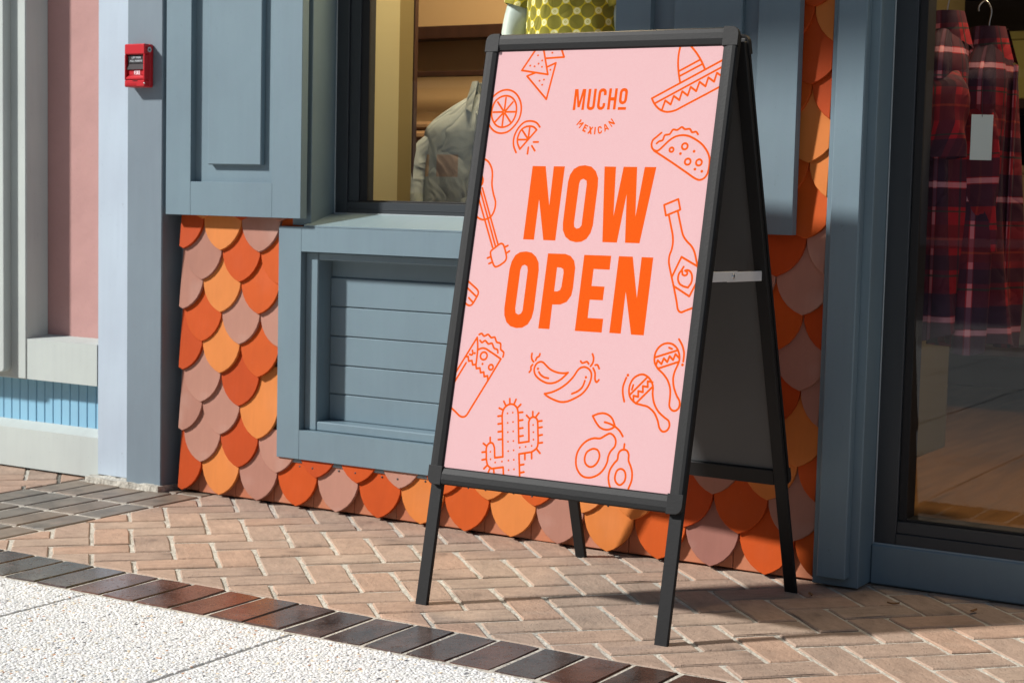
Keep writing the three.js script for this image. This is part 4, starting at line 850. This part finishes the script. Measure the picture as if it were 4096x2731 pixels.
["f",[305.4,110.1,298.3,110.1,297.9,103.7,296.6,101.7,294.3,101.2,292.0,102.3,290.8,104.6,290.6,132.6,291.4,136.2,293.6,137.8,296.5,137.3,298.2,135.3,298.5,128.5,305.1,128.6,304.8,135.3,302.5,141.2,298.0,144.5,292.6,144.9,287.9,142.9,284.8,138.9,283.7,133.5,284.0,103.7,285.4,98.2,289.8,94.5,295.2,93.6,300.3,95.0,303.8,98.8,305.0,102.9]],
["f",[310.9,94.3,317.7,94.3,317.8,115.1,326.1,115.1,326.0,94.2,332.7,94.2,332.8,144.1,326.1,144.1,325.9,123.0,317.7,122.9,317.9,144.2,311.0,144.2]],
["f",[349.8,93.6,354.8,94.9,358.2,98.3,359.5,103.2,359.4,122.0,357.5,127.4,353.6,130.9,348.8,132.0,343.7,130.5,339.9,126.4,338.8,121.0,338.8,104.0,340.6,98.1,344.5,94.6],[348.8,100.6,346.0,102.7,345.5,104.9,345.4,121.0,346.7,124.2,349.2,125.3,352.0,123.3,352.7,120.2,352.8,105.0,351.7,101.8]],
["f",[338.8,138.2,359.5,138.3,359.5,145.0,338.8,145.0]],
["f",[246.3,166.2,248.4,168.3,247.5,172.5,244.6,174.6,244.3,176.4,253.4,173.4,255.9,175.5,245.8,188.6,243.3,186.7,250.0,177.8,245.2,180.3,243.4,178.7,244.9,173.3,238.5,181.4,236.0,179.5]],
["f",[259.2,177.7,268.4,182.2,267.3,184.9,261.4,182.2,260.6,185.0,265.2,187.2,264.3,190.2,259.5,187.9,258.3,191.7,263.0,194.4,262.0,198.0,253.2,193.8]],
["f",[270.6,183.3,274.7,184.0,276.5,188.0,278.4,184.4,281.7,185.1,277.2,193.0,279.6,202.6,275.7,202.0,274.4,198.0,271.9,201.0,267.5,200.4,273.1,192.1]],
["f",[285.0,185.0,288.4,185.0,288.9,202.6,285.4,202.6]],
["f",[304.3,188.6,301.2,188.8,299.9,186.6,298.1,186.4,296.6,188.4,297.9,195.6,300.2,197.8,302.0,196.5,302.6,193.6,305.6,193.5,305.2,198.2,302.1,200.8,298.7,201.1,295.6,198.3,293.3,191.1,293.5,185.7,296.1,183.3,299.6,183.0,302.8,184.8]],
["f",[308.6,179.1,312.1,177.4,323.3,190.8,320.1,191.9,317.7,189.2,314.2,191.9,315.1,195.0,312.2,196.8],[311.7,181.6,313.3,187.9,316.2,186.7]],
["f",[323.9,166.7,326.2,164.6,336.7,177.0,335.0,179.4,322.8,176.2,331.1,183.3,329.0,185.5,318.2,172.9,320.3,170.8,331.3,174.3]],
["f",[134.1,278.6,169.2,278.6,192.2,371.7,190.9,278.5,220.3,278.6,220.0,453.4,188.2,453.3,163.0,357.1,163.3,453.4,134.2,453.4]],
["f",[273.2,275.2,290.0,278.5,302.7,288.8,310.9,305.2,312.7,324.4,312.7,414.9,309.2,432.8,300.6,446.8,287.9,454.1,274.3,455.5,258.6,452.5,244.9,443.4,236.5,428.5,234.1,412.0,233.7,315.0,236.5,298.3,244.7,284.3,257.5,277.1],[272.6,307.0,266.0,310.2,263.6,318.6,263.2,411.1,265.1,419.8,271.3,424.0,278.7,422.1,283.3,415.9,283.3,319.5,281.5,311.3]],
["f",[323.6,277.7,352.9,277.8,362.3,392.8,372.4,277.7,406.6,277.7,417.6,392.4,425.8,277.4,454.6,277.4,436.0,452.4,399.7,452.5,388.7,340.4,379.2,452.7,342.3,452.8]],
["f",[146.8,481.6,162.0,484.1,175.0,493.2,183.6,506.7,186.6,524.6,187.0,618.4,184.1,636.5,175.8,652.1,162.0,660.7,146.4,662.3,130.7,659.1,118.5,650.2,110.3,634.1,107.8,617.5,108.0,525.5,110.9,507.2,118.7,491.5,130.3,484.0],[147.4,513.1,140.6,516.2,137.6,525.5,137.3,617.2,140.1,627.3,147.9,630.7,154.4,627.2,157.4,620.2,157.3,526.0,154.6,516.4]],
["f",[205.3,484.2,250.8,483.6,265.3,487.9,276.0,498.4,281.2,514.6,282.1,561.0,280.2,578.8,270.2,594.4,254.3,601.3,233.8,602.5,234.3,659.4,205.1,659.6],[233.9,515.7,243.8,515.8,250.5,519.3,252.6,526.9,251.6,559.9,249.3,567.7,242.2,571.3,234.2,571.5]],
["f",[300.2,484.0,369.2,483.5,369.6,515.4,328.7,515.4,328.9,554.5,362.0,554.6,362.0,585.9,328.7,586.2,329.3,628.1,368.9,627.8,369.2,659.2,300.5,659.4]],
["f",[388.6,483.4,423.6,483.5,446.3,576.9,445.6,483.4,474.5,483.4,474.4,658.9,442.9,659.1,416.8,563.3,417.3,658.7,388.5,658.7]]
];

const posterMap = (() => {
  const W = 584, H = 1001, K = 2.04, c = document.createElement('canvas'); c.width = Math.round(W * K); c.height = Math.round(H * K);
  const x = c.getContext('2d'); x.scale(K, K);
  const PINK = [207, 166, 168], ORANGE = 'rgb(214,80,0)';
  x.fillStyle = `rgb(${PINK})`; x.fillRect(0, 0, W, H);
  x.strokeStyle = x.fillStyle = ORANGE; x.lineWidth = 4.7; x.lineCap = x.lineJoin = 'round';
  const spline = (p, closed) => {
    const n = p.length / 2, P = (i) => { if (closed) i = ((i % n) + n) % n; else i = Math.max(0, Math.min(n - 1, i)); return [p[2 * i], p[2 * i + 1]]; };
    x.beginPath(); x.moveTo(...P(0));
    for (let i = 0; i < (closed ? n : n - 1); i++) { const a = P(i - 1), b = P(i), d = P(i + 1), e = P(i + 2); x.bezierCurveTo(b[0] + (d[0] - a[0]) / 6, b[1] + (d[1] - a[1]) / 6, d[0] - (e[0] - b[0]) / 6, d[1] - (e[1] - b[1]) / 6, d[0], d[1]); }
    if (closed) x.closePath();
  };
  for (const [k, ...p] of ART) {
    if (k === 's' || k === 'S') { spline(p, k === 'S'); x.stroke(); }
    else if (k === 'l' || k === 'L') { x.beginPath(); for (let i = 0; i < p.length; i += 2) x[i ? 'lineTo' : 'moveTo'](p[i], p[i + 1]); if (k === 'L') x.closePath(); x.stroke(); }
    else if (k === 'd') { x.beginPath(); x.arc(p[0], p[1], p[2] * 1.1, 0, 7); x.fill(); }
    else if (k === 'r') { x.beginPath(); x.arc(p[0], p[1], p[2], 0, 7); x.stroke(); }
    else { x.beginPath(); for (const l of p) { for (let i = 0; i < l.length; i += 2) x[i ? 'lineTo' : 'moveTo'](l[i], l[i + 1]); x.closePath(); } x.fill('evenodd'); }
  }
  // printed ink is a little uneven
  const im = x.getImageData(0, 0, c.width, c.height), d = im.data;
  for (let i = 0; i < d.length; i += 4) { const g = (rnd() - 0.5) * 9; d[i] += g * 0.5; d[i + 1] += g * 1.6; d[i + 2] += g * 1.5; }
  x.putImageData(im, 0, 0);
  const t = new THREE.CanvasTexture(c); t.colorSpace = THREE.SRGBColorSpace; t.anisotropy = 16; return t;
})();
{
  const Wd = 0.652, V0 = 0.286, V1 = 1.368, B = 0.034, BB = 0.0407;
  const sign = thing('a_frame_sign', 'black A-frame advertising board with pink NOW OPEN poster', 'sign', [1.38, 0, 0.5]);
  const add = (M4, parent, name, geo, m, label) => part(parent, name, geo.applyMatrix4(M4), m, label);
  const prof = (w) => [[0, -0.011], [w, -0.011], [w, -0.0075], [w - 0.003, -0.0035], [w * 0.62, -0.0004], [w * 0.30, 0], [0.003, -0.0012], [0, -0.0045]]; // outer edge at 0, inner lip at w
  const alongV = (u0, v0, v1, w, flip) => { let g = profileGeo(prof(w), v1 - v0); g.applyMatrix4(new THREE.Matrix4().makeBasis(new THREE.Vector3(1, 0, 0), new THREE.Vector3(0, 0, 1), new THREE.Vector3(0, -1, 0))); g.translate(0, v1, 0); if (flip) { g.translate(-w / 2, 0, 0); g.rotateZ(Math.PI); g.translate(w / 2, v0 + v1, 0); } g.translate(u0, 0, 0); return g; };
  const alongU = (v0, u0, u1, w, flip) => { let g = alongV(0, u0, u1, w, false); g.rotateZ(-Math.PI / 2); /* runs along +x, outer edge up */ if (flip) { g.rotateX(0); } return g; };
  function rail(u0, u1, v0, v1, outer) { // a snap-frame rail filling the rectangle, rounded towards its outer edge
    const horizontal = u1 - u0 > v1 - v0, w = horizontal ? v1 - v0 : u1 - u0, L = horizontal ? u1 - u0 : v1 - v0;
    const g = profileGeo(prof(w), L), ex = new THREE.Vector3(), ez = new THREE.Vector3(), o = new THREE.Vector3(), n = new THREE.Vector3(0, 0, 1);
    if (outer === 'left') { ex.set(1, 0, 0); o.set(u0, v1, 0); } else if (outer === 'right') { ex.set(-1, 0, 0); o.set(u1, v0, 0); } else if (outer === 'top') { ex.set(0, -1, 0); o.set(u1, v1, 0); } else { ex.set(0, 1, 0); o.set(u0, v0, 0); }
    ez.crossVectors(ex, n);
    g.applyMatrix4(new THREE.Matrix4().makeBasis(ex, n, ez)); g.translate(o.x, o.y, o.z); g.computeVertexNormals(); return metreUV(g);
  }
  function cap(u, v, su, sv) { // moulded corner piece, rounded at the outside corner
    const a = B + 0.0015, b = BB + 0.0015, r = 0.020, s = new THREE.Shape();
    s.moveTo(0, r); s.quadraticCurveTo(0, 0, r, 0); s.lineTo(a, 0); s.lineTo(a, b); s.lineTo(0, b); s.closePath();
    const g = new THREE.ExtrudeGeometry(s, { depth: 0.0095, bevelEnabled: true, bevelSize: 0.0012, bevelThickness: 0.0016, bevelSegments: 3, curveSegments: 10 });
    g.translate(0, 0, -0.0105); g.scale(su, sv, 1); if (su * sv < 0) { const q = g.index ? g.toNonIndexed() : g, p = q.attributes.position; for (let i = 0; i < p.count; i += 3) { const t = [p.getX(i), p.getY(i), p.getZ(i)]; p.setXYZ(i, p.getX(i + 1), p.getY(i + 1), p.getZ(i + 1)); p.setXYZ(i + 1, ...t); } q.computeVertexNormals(); q.translate(u, v, 0); return metreUV(q); }
    g.translate(u, v, 0); return metreUV(g);
  }
  function half(M4, front) {
    const a = 0.0015;
    for (const [u0, u1, v0, v1, o] of [[0, B, V0 + BB, V1 - BB, 'left'], [Wd - B, Wd, V0 + BB, V1 - BB, 'right'], [B + a, Wd - B - a, V1 - BB, V1, 'top'], [B + a, Wd - B - a, V0, V0 + BB, 'bottom']]) add(M4, sign, 'frame_rail', rail(u0, u1, v0, v1, o), M.black);
    for (const [u, v, su, sv] of [[-0.0006, V0 - 0.0006, 1, 1], [Wd + 0.0006, V0 - 0.0006, -1, 1], [-0.0006, V1 + 0.0006, 1, -1], [Wd + 0.0006, V1 + 0.0006, -1, -1]]) add(M4, sign, 'corner_cap', cap(u, v, su, sv), M.blackCap);
    add(M4, sign, 'backing_panel', cbox(0.006, Wd - 0.006, V0 + 0.006, V1 - 0.006, -0.0145, -0.0112, 0.001), M.board);
    if (front) {
      const g = new THREE.PlaneGeometry(Wd - 2 * B, V1 - V0 - 2 * BB); g.translate(Wd / 2, (V0 + V1) / 2, -0.0085);
      add(M4, sign, 'poster', g, new THREE.MeshPhysicalMaterial({ map: posterMap, roughness: 0.75, specularIntensity: 0.2 }), 'pink poster with orange NOW OPEN lettering and food drawings');
    } else add(M4, sign, 'poster', cbox(B - 0.004, Wd - B + 0.004, V0 + BB - 0.004, V1 - BB + 0.004, -0.0108, -0.0085, 0.0005), mat(0.62, 0.40, 0.39, { roughness: 0.62 }), 'pink sheet facing the wall');
    for (const u of [0.0016, Wd - 0.0326]) add(M4, sign, 'leg', cbox(u, u + 0.031, 0.002, V1 - 0.012, -0.0265, -0.0147, 0.0014), M.black);
    add(M4, sign, 'cross_bar', cbox(0.033, Wd - 0.033, V0 + 0.002, V0 + 0.040, -0.0255, -0.0147, 0.0014), M.black);
    add(M4, sign, 'cross_bar', cbox(0.033, Wd - 0.033, V1 - 0.052, V1 - 0.014, -0.0255, -0.0147, 0.0014), M.black);
  }
  const frameM = (x0, z0, yaw, tilt) => { // local u, v, outward normal -> world
    const ux = new THREE.Vector3(Math.cos(yaw), 0, Math.sin(yaw)), n0 = new THREE.Vector3(-Math.sin(yaw), 0, Math.cos(yaw));
    const uy = new THREE.Vector3(0, Math.cos(tilt), 0).addScaledVector(n0, -Math.sin(tilt)), n = new THREE.Vector3().crossVectors(ux, uy);
    return new THREE.Matrix4().makeBasis(ux, uy, n).setPosition(x0, 0, z0);
  };
  half(frameM(1.0551, 0.8011, -0.0084, 0.2104), true);
  half(frameM(1.7513, 0.1185, Math.PI + 0.080, 0.2538).multiply(new THREE.Matrix4().makeRotationZ(-0.0094)), false);
  // hinges at the ridge and folding stays half way up
  for (const u of [0.08, 0.55]) part(sign, 'hinge', metreUV(new THREE.CylinderGeometry(0.006, 0.006, 0.05, 16).rotateZ(Math.PI / 2).translate(1.055 + u, 1.322, 0.487)), M.steel);
  for (const [x, dir] of [[1.090, -1], [1.671, 1]]) { // flat two-piece stays between front and rear legs
    const place = (g) => g.rotateY(dir * -0.165).translate(x, 0, 0.606);
    const s1 = part(sign, 'stay', place(cbox(-0.0011, 0.0011, 0.772, 0.795, -0.155, 0.002, 0.0006)), M.zinc);
    part(sign, 'stay', place(cbox(-0.0036, -0.0014, 0.7705, 0.7935, -0.262, -0.118, 0.0006)), M.zinc);
    part(s1, 'rivet', place(metreUV(new THREE.SphereGeometry(0.006, 16, 10).scale(0.5, 1, 1).translate(0.0014, 0.7835, -0.137))), M.steel);
  }
}
// a few dry leaf scraps by the foot of the window
[[1.985, 0.12, 0.4, 'curled brown leaf scrap on the shaded bricks by the pillar'], [2.165, 0.075, 1.3, 'small tan leaf scrap under the large shop window'], [1.79, 0.155, 2.2, 'tiny orange leaf scrap beside the rear leg of the sign']].forEach(([x, z, r, label], k) => {
  const g = new THREE.PlaneGeometry(0.030, 0.012, 8, 4), p = g.attributes.position;
  for (let i = 0; i < p.count; i++) { const X = p.getX(i) / 0.015, Y = p.getY(i); p.setY(i, Y * (1 - X * X * 0.85)); p.setZ(i, 0.002 + 0.003 * X * X + Math.abs(Y) * 0.5); }
  g.computeVertexNormals(); g.rotateX(-Math.PI / 2).rotateY(r);
  const t = thing('dry_leaf', label, 'leaf', [x, 0.0008, z]);
  const o = new THREE.Mesh(metreUV(g), mat(0.24, 0.12, 0.05, { roughness: 0.9, side: THREE.DoubleSide })); o.name = 'blade'; o.castShadow = o.receiveShadow = true; t.add(o);
});

renderer.setSize(1024, 682);
renderer.render(scene, camera);
